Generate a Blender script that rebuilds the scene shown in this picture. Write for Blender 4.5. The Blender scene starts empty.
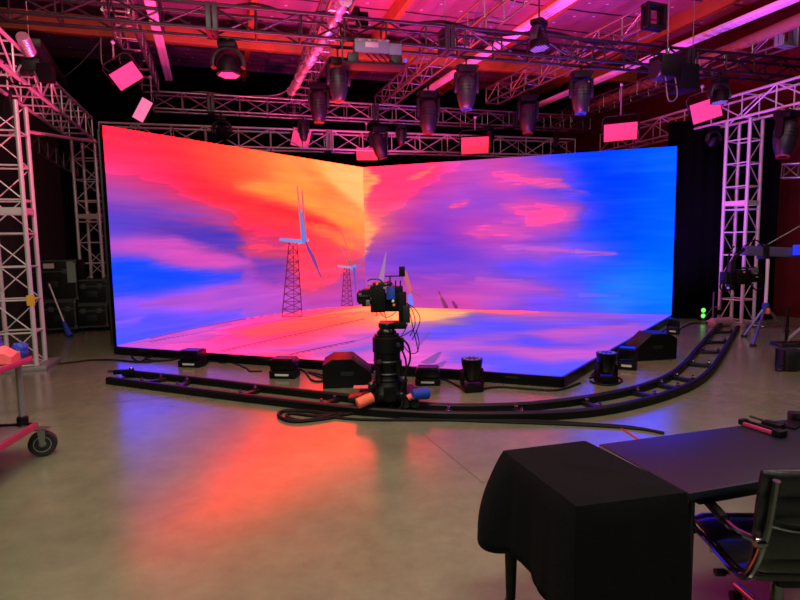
import bpy, bmesh, math, random
import numpy as np
from mathutils import Vector, Matrix
random.seed(7)
SC = bpy.context.scene
COL = SC.collection
V = Vector
# ------------------------------------------------------------------ camera
F, PITCH, ROLL, H = 560.0, math.radians(5.7), math.radians(0.9), 1.75
_d = V((0, math.cos(PITCH), -math.sin(PITCH)))
_u0 = V((0, math.sin(PITCH), math.cos(PITCH)))
_x0 = V((1, 0, 0))
_x = _x0 * math.cos(ROLL) - _u0 * math.sin(ROLL)
_u = _u0 * math.cos(ROLL) + _x0 * math.sin(ROLL)
CAM = V((0, 0, H))
cd = bpy.data.cameras.new('camera'); cam = bpy.data.objects.new('camera', cd); COL.objects.link(cam)
cd.sensor_width = 36; cd.lens = F / 800 * 36; cd.clip_end = 200; cd.clip_start = 0.05
cam.matrix_world = Matrix(((_x.x, _u.x, -_d.x, 0), (_x.y, _u.y, -_d.y, 0), (_x.z, _u.z, -_d.z, H), (0, 0, 0, 1)))
SC.camera = cam

def ray(px, py): return _d + _x * ((px - 400) / F) + _u * ((300 - py) / F)
def at(px, py, z=0.0):
    """the point of the horizontal plane z seen at a photo position"""
    r = ray(px, py); return CAM + r * ((z - H) / r.z)
def dep(px, py, d): return CAM + ray(px, py) * d
def vert(px, py, g):
    """height at which the vertical through ground point g is seen at row py"""
    r = ray(px, py); k = math.hypot(g.x, g.y) / math.hypot(r.x, r.y); return H + r.z * k

TH = math.radians(17.6)                      # the building's own axes
A = V((math.cos(TH), math.sin(TH), 0)); B = V((-math.sin(TH), math.cos(TH), 0))
def st(s, t, z=0.0): return A * s + B * t + V((0, 0, z))

# ------------------------------------------------------------------ materials
def lin(c):
    return tuple(((v / 255 / 12.92) if v / 255 <= .04045 else ((v / 255 + .055) / 1.055) ** 2.4) for v in c)
def mat(name, col, rough=.5, metal=0., noise=.12, scale=8., spec=.5, bump=0., emit=None, estr=0., coat=0.):
    m = bpy.data.materials.new(name); m.use_nodes = True
    nt = m.node_tree; b = nt.nodes['Principled BSDF']
    c = lin(col)
    b.inputs['Roughness'].default_value = rough; b.inputs['Metallic'].default_value = metal
    b.inputs['Specular IOR Level'].default_value = spec
    b.inputs['Coat Weight'].default_value = coat
    tc = nt.nodes.new('ShaderNodeTexCoord'); n = nt.nodes.new('ShaderNodeTexNoise')
    n.inputs['Scale'].default_value = scale; n.inputs['Detail'].default_value = 4
    nt.links.new(tc.outputs['Object'], n.inputs['Vector'])
    mx = nt.nodes.new('ShaderNodeMix'); mx.data_type = 'RGBA'
    mx.inputs[6].default_value = (*[v * (1 - noise) for v in c], 1)
    mx.inputs[7].default_value = (*[min(1, v * (1 + noise)) for v in c], 1)
    nt.links.new(n.outputs['Fac'], mx.inputs[0]); nt.links.new(mx.outputs[2], b.inputs['Base Color'])
    if bump:
        bp = nt.nodes.new('ShaderNodeBump'); bp.inputs['Strength'].default_value = bump; bp.inputs['Distance'].default_value = .01
        nt.links.new(n.outputs['Fac'], bp.inputs['Height']); nt.links.new(bp.outputs['Normal'], b.inputs['Normal'])
    if emit:
        b.inputs['Emission Color'].default_value = (*lin(emit), 1); b.inputs['Emission Strength'].default_value = estr
    return m
M = {}
M['alu'] = mat('aluminium_tube', (150, 149, 148), .32, .92, .1, 14)
M['alu_tower'] = mat('bright_truss_tube', (205, 200, 200), .4, .35, .1, 14)
M['alu_dull'] = mat('dull_aluminium', (120, 122, 120), .45, .7, .12, 14)
M['alu_black'] = mat('black_painted_tube', (24, 24, 26), .38, .1, .2, 14, spec=.4)
M['steel'] = mat('steel_plate', (150, 150, 148), .45, .6, .15, 10)
M['chrome'] = mat('chrome', (120, 120, 124), .16, 1., .02, 10)
M['black'] = mat('black_plastic', (5, 5, 6), .5, 0, .2, 20, spec=.22)
M['blackgloss'] = mat('black_gloss', (5, 5, 6), .3, 0, .15, 20, spec=.3)
M['rubber'] = mat('black_rubber', (17, 17, 18), .75, 0, .2, 30)
M['cable'] = mat('cable_jacket', (9, 9, 10), .65, 0, .2, 30, spec=.2)
M['charcoal'] = mat('charcoal_housing', (27, 30, 32), .4, .1, .15, 12)
M['grey'] = mat('grey_enamel', (74, 108, 98), .45, .1, .15, 9)
M['white'] = mat('white_paint', (205, 205, 205), .5, 0, .08, 10)
M['rail'] = mat('rail_black', (5, 5, 6), .5, 0, .2, 20, spec=.25)
M['cloth'] = mat('black_cloth', (14, 14, 16), .95, 0, .22, 60, spec=.08, bump=.25)
M['table'] = mat('dark_laminate', (17, 24, 36), .42, 0, .12, 25, spec=.35)
M['wood'] = mat('glulam_timber', (196, 118, 58), .65, 0, .25, 3)
M['ply'] = mat('birch_ply', (150, 122, 88), .6, 0, .2, 6)
M['foil'] = mat('crinkled_foil', (215, 215, 220), .28, .8, .2, 30, bump=.6)
M['leather'] = mat('black_leather', (15, 15, 20), .35, 0, .2, 60, bump=.1)
M['orange'] = mat('orange_foam', (235, 110, 80), .8, 0, .12, 30)
M['orange_strap'] = mat('orange_webbing', (230, 90, 30), .8, 0, .12, 30)
M['blue'] = mat('blue_nylon', (20, 60, 170), .6, 0, .2, 14)
M['pinkcloth'] = mat('salmon_cloth', (245, 95, 105), .85, 0, .12, 30, bump=.2)
M['cartpaint'] = mat('magenta_red_enamel', (170, 50, 88), .4, .1, .12, 10)
M['yellow'] = mat('yellow_tag', (215, 165, 20), .6, 0, .1, 20)
M['glass'] = mat('dark_lens_glass', (12, 12, 20), .25, 0, .05, 10)
M['casefoil'] = mat('case_laminate', (12, 13, 13), .55, 0, .2, 12, spec=.25)
M['greenbox'] = mat('grey_green_panel', (120, 140, 128), .5, .1, .15, 14)
M['wallblack'] = mat('black_drape_wall', (13, 13, 14), .95, 0, .25, 3, spec=.1)
M['wallgrey'] = mat('dark_grey_panelling', (78, 84, 78), .9, 0, .2, 2, spec=.15)
M['wall_redlit'] = mat('red_lit_dark_wall', (100, 19, 32), .85, 0, .2, 1.2, spec=.2)  # dark wall; the pink light spilling on it is put into the base colour
M['crane'] = mat('crane_violet_grey', (92, 84, 118), .4, .3, .1, 10)
M['caseedge'] = mat('case_edge', (74, 76, 74), .5, .5, .15, 14)
M['drape'] = mat('drape_velvet', (6, 6, 8), .98, 0, .2, 4, spec=.05)
M['sand'] = mat('sandbag_canvas', (165, 128, 128), .85, 0, .15, 20)
M['redcord'] = mat('red_cord', (190, 45, 60), .7, 0, .1, 20)
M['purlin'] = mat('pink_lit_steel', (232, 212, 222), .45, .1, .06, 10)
M['tan'] = mat('brown_duct', (150, 110, 90), .6, .2, .12, 10)
M['label'] = mat('white_label', (190, 190, 186), .6, 0, .05, 10)
def emat(name, col, s):
    m = mat(name, tuple(int(v * .5) for v in col), .5, emit=col, estr=s); return m
M['pinkpanel'] = emat('pink_diffuser', (255, 58, 120), 1.0)
M['pinkpale'] = emat('pale_pink_diffuser', (250, 120, 170), 1.0)
M['redpanel'] = emat('red_pink_diffuser', (255, 52, 82), 1.0)
M['pinkled'] = emat('pink_led', (255, 90, 190), 1.3)
M['violetled'] = emat('violet_led', (170, 110, 245), .9)
M['dimled'] = emat('dim_led', (150, 130, 210), .3)
M['redglint'] = emat('red_glint_glow', (200, 30, 60), .22)  # faint emission standing in for red LED light reflected on lamp rims
M['blueglint'] = emat('blue_glint_glow', (60, 70, 230), .25)  # blue screen reflection on lens rims, put in as a weak glow
M['green'] = emat('green_lamp', (120, 255, 110), 1.2)
M['bluescreen'] = emat('blue_monitor', (40, 50, 240), 1.0)
M['bulb'] = emat('blue_indicator', (40, 80, 255), 1.2)

# ------------------------------------------------------------------ mesh builder
class MB:
    def __init__(s): s.bm = bmesh.new()
    def add(s, verts, faces, smooth=False):
        vs = [s.bm.verts.new(v) for v in verts]
        for f in faces:
            try:
                fc = s.bm.faces.new([vs[i] for i in f]); fc.smooth = smooth
            except ValueError: pass
        return s
    def box(s, c, size, rot=None, bev=0.):
        c = V(c); hx, hy, hz = [v / 2 for v in size]
        if bev:
            b = min(bev, hx * .9, hy * .9, hz * .9); t = bmesh.new()
            bmesh.ops.create_cube(t, size=1)
            for v in t.verts: v.co = V((v.co.x * 2 * hx, v.co.y * 2 * hy, v.co.z * 2 * hz))
            bmesh.ops.bevel(t, geom=t.edges[:], offset=b, segments=2, affect='EDGES', profile=.6)
            vs = [v.co.copy() for v in t.verts]; t.verts.index_update()
            fs = [[v.index for v in f.verts] for f in t.faces]; t.free()
        else:
            vs = [V((x * hx, y * hy, z * hz)) for x in (-1, 1) for y in (-1, 1) for z in (-1, 1)]
            fs = [(0, 1, 3, 2), (4, 6, 7, 5), (0, 4, 5, 1), (2, 3, 7, 6), (0, 2, 6, 4), (1, 5, 7, 3)]
        if rot is not None: vs = [rot @ v for v in vs]
        return s.add([v + c for v in vs], fs)
    def tube(s, pts, r, n=8, cap=True, closed=False):
        pts = [V(p) for p in pts]; k = len(pts); rr = r if isinstance(r, (list, tuple)) else [r] * k
        ring = []; up = None
        for i, p in enumerate(pts):
            if closed: t = pts[(i + 1) % k] - pts[i - 1]
            else: t = pts[min(i + 1, k - 1)] - pts[max(i - 1, 0)]
            if t.length < 1e-9: t = V((0, 0, 1))
            t.normalize()
            if up is None:
                up = V((0, 0, 1)) if abs(t.z) < .9 else V((1, 0, 0))
            sx = t.cross(up)
            if sx.length < 1e-4: sx = t.orthogonal()
            sx.normalize(); up = sx.cross(t).normalized()
            ring.append([p + (sx * math.cos(2 * math.pi * j / n) + up * math.sin(2 * math.pi * j / n)) * rr[i] for j in range(n)])
        vs = [v for g in ring for v in g]; fs = []
        for i in range(k if closed else k - 1):
            i2 = (i + 1) % k
            for j in range(n):
                fs.append((i * n + j, i * n + (j + 1) % n, i2 * n + (j + 1) % n, i2 * n + j))
        if cap and not closed: fs += [tuple(range(n))[::-1], tuple(range((k - 1) * n, k * n))]
        return s.add(vs, fs, True)
    def lathe(s, prof, c=(0, 0, 0), rot=None, n=20):
        c = V(c); vs = []; fs = []
        for (r, z) in prof:
            for j in range(n):
                a = 2 * math.pi * j / n; v = V((r * math.cos(a), r * math.sin(a), z))
                vs.append((rot @ v if rot is not None else v) + c)
        k = len(prof)
        for i in range(k - 1):
            for j in range(n):
                fs.append((i * n + j, i * n + (j + 1) % n, (i + 1) * n + (j + 1) % n, (i + 1) * n + j))
        if prof[0][0] > 1e-5: fs.append(tuple(range(n))[::-1])
        if prof[-1][0] > 1e-5: fs.append(tuple(range((k - 1) * n, k * n)))
        return s.add(vs, fs, True)
    def prism(s, poly, y0, y1, rot=None, c=(0, 0, 0)):
        """poly in local x,z, extruded along y"""
        n = len(poly); vs = [V((p[0], y, p[1])) for y in (y0, y1) for p in poly]
        if rot is not None: vs = [rot @ v for v in vs]
        vs = [v + V(c) for v in vs]
        fs = [tuple(range(n)), tuple(range(n, 2 * n))[::-1]] + [(i, i + n, (i + 1) % n + n, (i + 1) % n) for i in range(n)]
        return s.add(vs, fs)
    def build(s, name, m, parent=None, loc=None):
        bmesh.ops.remove_doubles(s.bm, verts=s.bm.verts[:], dist=1e-5)
        bmesh.ops.recalc_face_normals(s.bm, faces=s.bm.faces[:])
        me = bpy.data.meshes.new(name); s.bm.to_mesh(me); s.bm.free()
        me.materials.append(m)
        try: me.set_sharp_from_angle(angle=math.radians(40))
        except Exception: pass
        o = bpy.data.objects.new(name, me); COL.objects.link(o)
        if parent is not None: o.parent = parent
        if loc is not None: o.location = loc
        return o

def thing(name, label, cat, loc=(0, 0, 0), rz=0., group=None, mtx=None):
    o = bpy.data.objects.new(name, None); COL.objects.link(o); o.empty_display_size = .1
    if mtx is not None: o.matrix_basis = mtx
    else:
        o.location = loc; o.rotation_euler = (0, 0, rz)
    tag(o, label, cat, group); return o
def tag(o, label, cat, group=None, kind=None):
    if label: o['label'] = label
    if cat: o['category'] = cat
    if group: o['group'] = group
    if kind: o['kind'] = kind
    return o
def struct(o): o['kind'] = 'structure'; return o
KIDS = {}
def copy_tree(o, parent=None):
    c = o.copy(); COL.objects.link(c)
    if parent is not None:
        c.parent = parent; c.matrix_parent_inverse = o.matrix_parent_inverse.copy()
    for ch in list(o.children): copy_tree(ch, c)
    return c
def frame(x, y, z, o):
    return Matrix(((x.x, y.x, z.x, o.x), (x.y, y.y, z.y, o.y), (x.z, y.z, z.z, o.z), (0, 0, 0, 1)))
def rotz(a): return Matrix.Rotation(a, 3, 'Z')
def spline(pts, n=8):
    pts = [V(p) for p in pts]; out = []
    for i in range(len(pts) - 1):
        p0 = pts[max(i - 1, 0)]; p1 = pts[i]; p2 = pts[i + 1]; p3 = pts[min(i + 2, len(pts) - 1)]
        for k in range(n):
            t = k / n
            out.append(.5 * ((2 * p1) + (p2 - p0) * t + (2 * p0 - 5 * p1 + 4 * p2 - p3) * t * t + (3 * p1 - p0 - 3 * p2 + p3) * t ** 3))
    out.append(pts[-1]); return out
# ------------------------------------------------------------------ LED volume: picture content
ZS = .14; HW = 3.57
Lw = at(117, 346, ZS); Cw = at(366, 306.5, ZS); Rw = at(671.5, 314.5, ZS); Fw = at(562, 376, ZS)
def hash2(ix, iy, seed):
    h = (ix.astype(np.int64) * 374761393 + iy.astype(np.int64) * 668265263 + seed * 1442695041) & 0x7fffffff
    h = ((h ^ (h >> 13)) * 1274126177) & 0x7fffffff
    return ((h ^ (h >> 16)) & 0xffff) / 65535.0
def vnoise(x, y, seed):
    ix = np.floor(x); iy = np.floor(y); fx = x - ix; fy = y - iy
    fx = fx * fx * (3 - 2 * fx); fy = fy * fy * (3 - 2 * fy)
    a = hash2(ix, iy, seed); b = hash2(ix + 1, iy, seed); c = hash2(ix, iy + 1, seed); d = hash2(ix + 1, iy + 1, seed)
    return (a + (b - a) * fx) * (1 - fy) + (c + (d - c) * fx) * fy
def fbm(x, y, seed, o=4):
    s = 0; w = .5
    for i in range(o):
        s = s + w * (vnoise(x, y, seed + i * 17) - .5); x = x * 2.03 + 3.1; y = y * 2.03 + 1.7; w *= .55
    return s
def idw(U, Vv, cu, cv, col, ax, ay, k=.46):
    """smooth colour field through control colours (normalised gaussians sized by local spacing)"""
    cx_, cy_ = cu / ax, cv / ay
    D = np.hypot(cx_[:, None] - cx_[None], cy_[:, None] - cy_[None]); D.sort(1)
    sg = k * (D[:, 2] + D[:, 3]) / 2 + .03
    num = np.zeros(U.shape + (3,)); den = np.zeros(U.shape)
    for i in range(len(cu)):
        d2 = (U / ax - cx_[i]) ** 2 + (Vv / ay - cy_[i]) ** 2
        w = np.exp(-d2 / (2 * sg[i] ** 2)) / sg[i] ** 2 + 1e-5 / (d2 + .05)
        den += w; num += w[..., None] * col[i]
    return num / den[..., None]
def blob(img, U, Vv, poly, col, feather, alpha=1.):
    """a soft edged cloud of picture content"""
    n = len(poly); d = np.full(U.shape, 1e9); ins = np.zeros(U.shape, bool)
    for i in range(n):
        (x0, y0), (x1, y1) = poly[i], poly[(i + 1) % n]
        dx, dy = x1 - x0, y1 - y0; t = np.clip(((U - x0) * dx + (Vv - y0) * dy) / (dx * dx + dy * dy + 1e-12), 0, 1)
        d = np.minimum(d, np.hypot(U - x0 - t * dx, Vv - y0 - t * dy))
        c = ((y0 > Vv) != (y1 > Vv)) & (U < (x1 - x0) * (Vv - y0) / (y1 - y0 + 1e-12) + x0); ins ^= c
    sd = np.where(ins, d, -d) + .20 * fbm(U * .8, Vv * 12, 91) + .12 * fbm(U * 2.2, Vv * 34, 95); a = np.clip(sd / feather * .5 + .5, 0, 1); a = a * a * (3 - 2 * a) * alpha * np.clip(.88 + 1.3 * fbm(U * .8, Vv * 15, 97), 0, 1)
    img[:] = img * (1 - a[..., None]) + np.array(col, float) * a[..., None]
def slin(c):
    c = np.clip(c, 0, 255) / 255
    return np.where(c <= .04045, c / 12.92, ((c + .055) / 1.055) ** 2.4)
def stroke(img, U, Vv, p, q, r0, r1, col, soft, alpha=1.):
    """a tapered bar of picture content between two screen points"""
    dx, dy = q[0] - p[0], q[1] - p[1]; L2 = dx * dx + dy * dy + 1e-12
    t = np.clip(((U - p[0]) * dx + (Vv - p[1]) * dy) / L2, 0, 1)
    d = np.hypot(U - p[0] - t * dx, Vv - p[1] - t * dy); r = r0 + (r1 - r0) * t
    a = np.clip((r + soft / 2 - d) / soft, 0, 1) * alpha
    img[:] = img * (1 - a[..., None]) + np.array(col, float) * a[..., None]
def led_material(name):
    m = bpy.data.materials.new(name); m.use_nodes = True; nt = m.node_tree; nt.nodes.clear()
    a = nt.nodes.new('ShaderNodeAttribute'); a.attribute_name = 'picture'
    e = nt.nodes.new('ShaderNodeEmission'); o = nt.nodes.new('ShaderNodeOutputMaterial')
    nt.links.new(a.outputs['Color'], e.inputs['Color']); nt.links.new(e.outputs[0], o.inputs['Surface'])
    return m
LEDM = led_material('led_screen_picture')
def screen_mesh(name, o, eu, ev, nu, nv, inside, img, parent):
    """grid of screen pixels; img holds 8 bit display colours at every grid point"""
    lc = slin(img)
    lc = lc * (1 + np.array((9., 3., 4.5)) * np.clip((lc - .74) / .26, 0, 1) ** 1.3)        # saturated diodes burn brighter than the photo can show
    P = np.array(o)[None, None] + np.linspace(0, 1, nu)[:, None, None] * np.array(eu) + np.linspace(0, 1, nv)[None, :, None] * np.array(ev)
    idx = np.arange(nu * nv).reshape(nu, nv)
    q = np.stack([idx[:-1, :-1], idx[1:, :-1], idx[1:, 1:], idx[:-1, 1:]], -1).reshape(-1, 4)
    me = bpy.data.meshes.new(name)
    me.vertices.add(nu * nv); me.vertices.foreach_set('co', P.reshape(-1).astype(np.float32))
    me.loops.add(q.size); me.loops.foreach_set('vertex_index', q.reshape(-1).astype(np.int32))
    me.polygons.add(len(q)); me.polygons.foreach_set('loop_start', np.arange(0, q.size, 4, dtype=np.int32))
    me.update(calc_edges=True)
    ca = me.color_attributes.new('picture', 'FLOAT_COLOR', 'POINT')
    ca.data.foreach_set('color', np.concatenate([lc.reshape(-1, 3), np.ones((nu * nv, 1))], 1).reshape(-1).astype(np.float32))
    me.materials.append(LEDM)
    ob = bpy.data.objects.new(name, me); COL.objects.link(ob); ob.parent = parent; return ob

def wall_uv(o, e, px, py):
    """photo position -> metres along the screen and up it"""
    n = V((e.y, -e.x, 0)); r = ray(px, py); k = (o - CAM).dot(n) / r.dot(n); p = CAM + r * k - o
    return p.dot(e), p.z
LEFT = """105,130,250,45,85 140,140,252,45,75 180,145,255,50,65 220,150,255,80,60 260,155,255,120,65 300,160,255,150,75 340,165,255,190,110 362,172,252,195,125
110,175,225,60,140 140,170,240,50,105 180,165,252,45,75 215,165,255,75,60 250,175,255,100,60 290,178,255,150,70 320,175,255,165,75 350,185,255,190,100
112,195,170,80,190 150,190,225,55,120 190,190,250,40,70 230,190,255,60,55 260,195,255,90,60 285,192,255,150,70 305,200,255,160,72 330,200,255,130,70 345,210,255,165,85 362,215,255,165,85 366,200,255,180,110
112,210,130,70,200 150,205,165,65,170 190,206,225,50,105 225,212,250,45,70 260,213,252,50,65 290,215,252,60,65 315,208,255,120,68 330,225,255,80,80 355,232,255,120,80 364,240,255,120,95 340,222,255,120,75
112,228,75,70,235 140,225,100,60,190 175,225,140,55,160 210,230,170,60,140 250,235,235,50,100 285,240,235,50,90 320,248,250,60,85 350,250,255,100,80 225,222,220,50,100
115,243,130,80,215 140,245,175,80,205 170,240,120,60,190 200,240,105,50,160 225,247,120,50,150 240,250,215,75,160 255,246,235,60,110 270,255,165,70,185 330,270,225,60,130 355,275,160,70,205 363,262,200,80,150
118,252,190,80,200 150,252,205,85,205 190,260,225,80,190 230,265,190,80,205 165,262,195,85,210 210,268,205,80,195 245,262,150,65,175
118,270,30,80,245 150,270,40,80,245 190,272,60,80,240 225,274,130,75,225 250,278,170,75,205 270,290,200,70,180 130,262,110,80,225
118,290,70,80,245 150,285,40,75,245 190,285,100,80,240 230,285,150,75,220 165,279,35,75,245
120,302,150,90,235 160,298,190,85,215 200,295,200,85,215 240,295,180,80,215 280,300,190,75,200 330,300,200,70,190 310,285,215,65,150 360,295,190,75,190
120,320,60,90,250 128,311,180,90,220 150,315,110,85,240 200,312,150,85,235 240,308,150,85,230 280,309,180,80,205 135,325,80,85,250
122,338,80,100,255 150,330,80,85,245 180,325,120,85,240 220,315,150,85,230 170,318,130,85,238"""
RIGHT = """368,172,255,110,120 390,172,252,60,130 420,168,250,65,145 450,164,235,70,170 480,162,200,80,195 505,158,235,75,165 520,166,190,75,200 535,160,90,70,235 560,158,30,70,250 600,155,0,60,255 640,152,0,85,250 672,150,20,110,245
370,190,252,80,100 395,190,245,60,130 430,185,220,60,165 470,182,185,75,200 510,177,240,75,175 500,170,215,75,185 540,178,215,75,190 540,188,110,70,225 565,184,120,70,230 575,190,40,68,242 600,185,5,60,250 640,185,0,85,255 672,185,5,100,255
368,212,255,165,90 378,205,250,85,115 400,210,210,65,165 440,205,165,70,205 480,203,150,70,215 510,207,180,75,205 530,206,235,70,180 545,212,250,70,170 565,208,240,75,185 582,207,100,75,230 620,215,0,65,245 660,210,0,95,250 555,200,120,75,225
368,230,255,150,90 380,228,225,80,120 400,225,190,60,175 440,225,145,60,205 480,226,180,65,195 515,226,190,70,200 545,222,240,75,180 560,224,215,75,195 575,225,40,70,240 620,235,0,75,245 665,230,0,100,248
376,242,190,75,155 400,240,150,60,195 440,240,115,60,215 468,232,225,70,175 500,236,215,75,190 525,236,200,75,200 520,244,130,75,225 550,242,75,75,235 600,243,20,80,245 650,250,0,100,245
375,255,150,70,210 410,255,110,70,225 450,255,100,65,225 480,248,140,70,215 510,248,190,75,205 550,251,205,80,205 590,252,150,85,225 572,258,80,80,235 620,258,30,85,240 665,260,0,105,245
372,272,150,70,210 420,268,125,65,215 470,268,120,65,215 520,270,60,75,240 570,272,50,80,245 630,280,20,115,245 668,280,0,115,245 600,268,30,85,242
376,288,205,70,180 430,285,170,70,200 480,283,190,75,205 520,288,220,90,205 550,284,115,80,228 590,290,110,90,235 625,290,120,100,235 665,295,10,130,245 500,276,110,72,225 455,277,130,68,212 550,293,150,85,225 605,283,40,95,242 640,294,60,120,240
400,298,210,70,175 430,298,190,70,190 470,298,215,75,180 500,302,170,80,215 540,300,110,75,230 580,303,90,90,235 620,303,60,120,240 665,305,10,115,245 495,294,215,80,195
450,305,215,70,170 520,307,110,70,225 580,309,80,85,235 410,304,215,70,160 650,310,10,90,235 375,300,225,75,150"""
STAGE = """372,309,255,165,110 420,314,255,190,115 450,312,255,170,105 395,319,255,185,112 440,320,235,140,130 470,310,255,130,120 500,309,250,100,140 530,311,225,85,165 560,312,170,85,210 600,313,185,85,215 640,314,120,90,240 455,317,160,95,200 475,316,110,85,240
200,335,245,75,180 250,330,250,60,140 300,325,250,80,100 340,318,255,110,90 150,343,205,90,225 250,345,245,70,170 300,345,252,70,120 330,338,240,85,170 360,333,235,100,190 350,350,225,90,200 320,332,255,85,105 370,322,255,110,95 280,335,250,65,125
420,335,140,80,230 450,330,95,85,245 500,322,100,80,240 550,325,140,85,230 600,322,110,85,240 640,318,105,95,245 450,345,150,90,235 500,338,175,90,225 540,345,105,85,247 420,326,170,90,210 565,331,190,85,220
425,355,230,100,215 455,362,225,90,210 480,357,150,95,240 520,365,105,90,250 560,374,70,90,255 592,346,200,88,220 545,356,215,90,212 570,350,225,88,210 395,345,215,95,215 405,360,235,95,205 500,350,120,88,242 520,350,190,88,222 600,335,130,85,235 620,328,190,88,220 580,362,90,88,250 470,340,185,88,222 440,338,130,85,236"""
def parse(t): return np.array([[float(v) for v in w.split(',')] for w in t.split()])
RES = .0125; BOOST = 9.
# ---- left screen
# feather, strength, colour | outline of each cloud on the screen
LBLOB = """.25 .8 165 75 182|101,184 150,193 200,204 235,214 232,232 150,217 105,212
.22 .9 85 62 205|100,203 125,207 165,212 200,221 236,232 243,250 225,254 195,242 160,232 100,227
.14 .8 82 55 188|150,227 185,238 222,252 243,257 243,242 215,229 180,222
.12 .95 210 80 196|105,240 150,236 175,236 200,245 225,252 247,262 225,266 195,270 165,262 150,255 105,248
.14 .5 236 80 182|160,246 180,243 205,249 238,260 215,264 180,259
.16 .95 22 75 246|100,254 145,257 160,266 185,271 240,274 240,279 200,287 150,295 100,299
.16 .8 196 85 214|140,303 165,297 200,291 240,284 300,290 300,302 240,311 200,310 170,308
.10 .85 206 95 216|100,322 140,318 138,322 100,325
.14 .9 90 80 242|150,318 200,317 240,312 240,318 190,328 120,345 118,330
.20 .9 255 160 68|236,188 262,181 290,188 320,203 345,211 364,226 366,240 345,226 318,216 290,205 255,197
.16 .8 252 196 118|316,161 366,169 366,207 352,200 335,187
.10 .6 238 128 72|292,161 305,163 335,187 356,203 362,212 345,206 322,192
.18 .9 253 42 62|200,180 235,191 280,203 303,211 325,220 340,230 318,227 285,217 240,207 195,192
.10 .8 255 135 66|305,227 325,227 345,236 364,252 350,250 330,238
.12 .85 242 68 92|240,249 262,243 290,245 330,246 362,252 350,270 335,284 318,292 304,294 298,288 299,275 280,262 262,258
.16 .85 118 62 190|253,258 285,259 291,278 275,284 256,276
.12 .6 205 70 150|300,292 330,288 345,275 366,262 366,275 345,292 305,300"""
RBLOB = """.16 .85 250 62 116|366,167 446,163 432,182 405,198 385,211 366,213
.10 .95 255 168 98|360,165 371,169 379,180 368,195 365,203 371,224 378,228 373,240 364,256 358,262
.05 .7 255 125 108|408,179 424,170 434,166 428,173 415,180
.05 .85 240 76 152|448,208 455,203 471,199 463,206 452,209
.06 .85 243 85 168|492,174 512,175 540,177 560,180 574,187 590,192 570,192 545,190 518,184
.09 .8 232 82 180|500,204 535,202 560,205 581,208 568,212 576,217 562,221 555,225 545,228 522,227 532,219
.09 .6 255 76 150|530,214 550,209 563,211 556,219 540,224 528,222
.05 .8 236 82 182|462,232 485,226 505,227 532,231 522,234 500,237 478,239
.05 .7 232 86 185|495,240 520,233 532,236 515,243
.05 .85 206 92 212|500,243 530,246 560,249 590,250.5 614,253 590,254.5 560,253.5 505,251
.30 .7 10 122 242|590,279 640,270 680,278 680,304 600,303
.10 .6 214 80 194|410,274 440,276 500,279 545,287 562,294 500,291 440,284
.30 .6 0 62 255|585,165 640,160 650,190 610,215 585,200"""
def make_wall(o, q, table, seed, blobs):
    e = (q - o); L = e.length; e = e / L
    T = parse(table); uv = np.array([wall_uv(o, e, a[0], a[1]) for a in T])
    nu = int(L / RES) + 1; nv = int(HW / RES) + 1
    U, W = np.meshgrid(np.linspace(0, L, nu), np.linspace(0, HW, nv), indexing='ij')
    wu = U + .34 * fbm(U * .9, W * 2.6, seed) + .10 * fbm(U * 4, W * 14, seed + 5)
    wv = W + .13 * fbm(U * .7, W * 1.6, seed + 9) + .045 * fbm(U * 3, W * 9, seed + 14)
    img = idw(wu, wv, uv[:, 0], uv[:, 1], T[:, 2:], 1.9, 1.)
    bu = U + .12 * fbm(U * .9, W * 2.6, seed) + .06 * fbm(U * 4, W * 14, seed + 5); bv = W + .05 * fbm(U * .7, W * 1.6, seed + 9) + .03 * fbm(U * 3, W * 9, seed + 14)
    for ln in blobs.strip().split('\n'):
        hd, pl = ln.split('|'); f, al, r, g, b = [float(v) for v in hd.split()]
        pp = [wall_uv(o, e, *[float(v) for v in c.split(',')]) for c in pl.split()]
        blob(img, bu, bv, pp, (r, g, b), f, al)
    sk = fbm(U * .8 + .3 * fbm(U, W, seed + 2), W * 8, seed + 21)
    img = img + sk[..., None] * np.array((34, 16, 16.))
    return e, L, U, W, nu, nv, img
def px_tools(o, e):
    return lambda x, y: wall_uv(o, e, x, y)
e1, L1, U, W, nu1, nv1, img1 = make_wall(Lw, Cw, LEFT, 3, LBLOB)
w = px_tools(Lw, e1); s1 = .016
def S(img, a, b, r0, r1, col, al=1.): stroke(img, U, W, w(*a), w(*b), r0, r1, col, s1, al)
# big wind turbine in the picture
def lattice(img, xt0, xt1, yt, xb0, xb1, yb, n, r, col):
    f = lambda t: (xt0 + (xb0 - xt0) * t, xt1 + (xb1 - xt1) * t, yt + (yb - yt) * t)
    S(img, (xt0, yt), (xb0, yb), r, r, col); S(img, (xt1, yt), (xb1, yb), r, r, col)
    xm = (xt0 + xt1) / 2; S(img, (xm, yt), ((xb0 + xb1) / 2 + 2, yb), r * .7, r * .7, col, .8)
    for i in range(n):
        a = f((i / n) ** .9); b = f(((i + 1) / n) ** .9)
        S(img, (a[0], a[2]), (b[1], b[2]), r * .6, r * .6, col, .85); S(img, (a[1], a[2]), (b[0], b[2]), r * .6, r * .6, col, .85)
        S(img, (b[0], b[2]), (b[1], b[2]), r * .6, r * .6, col, .85)
gb = fbm(U * 2, W * 12, 77)
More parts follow.
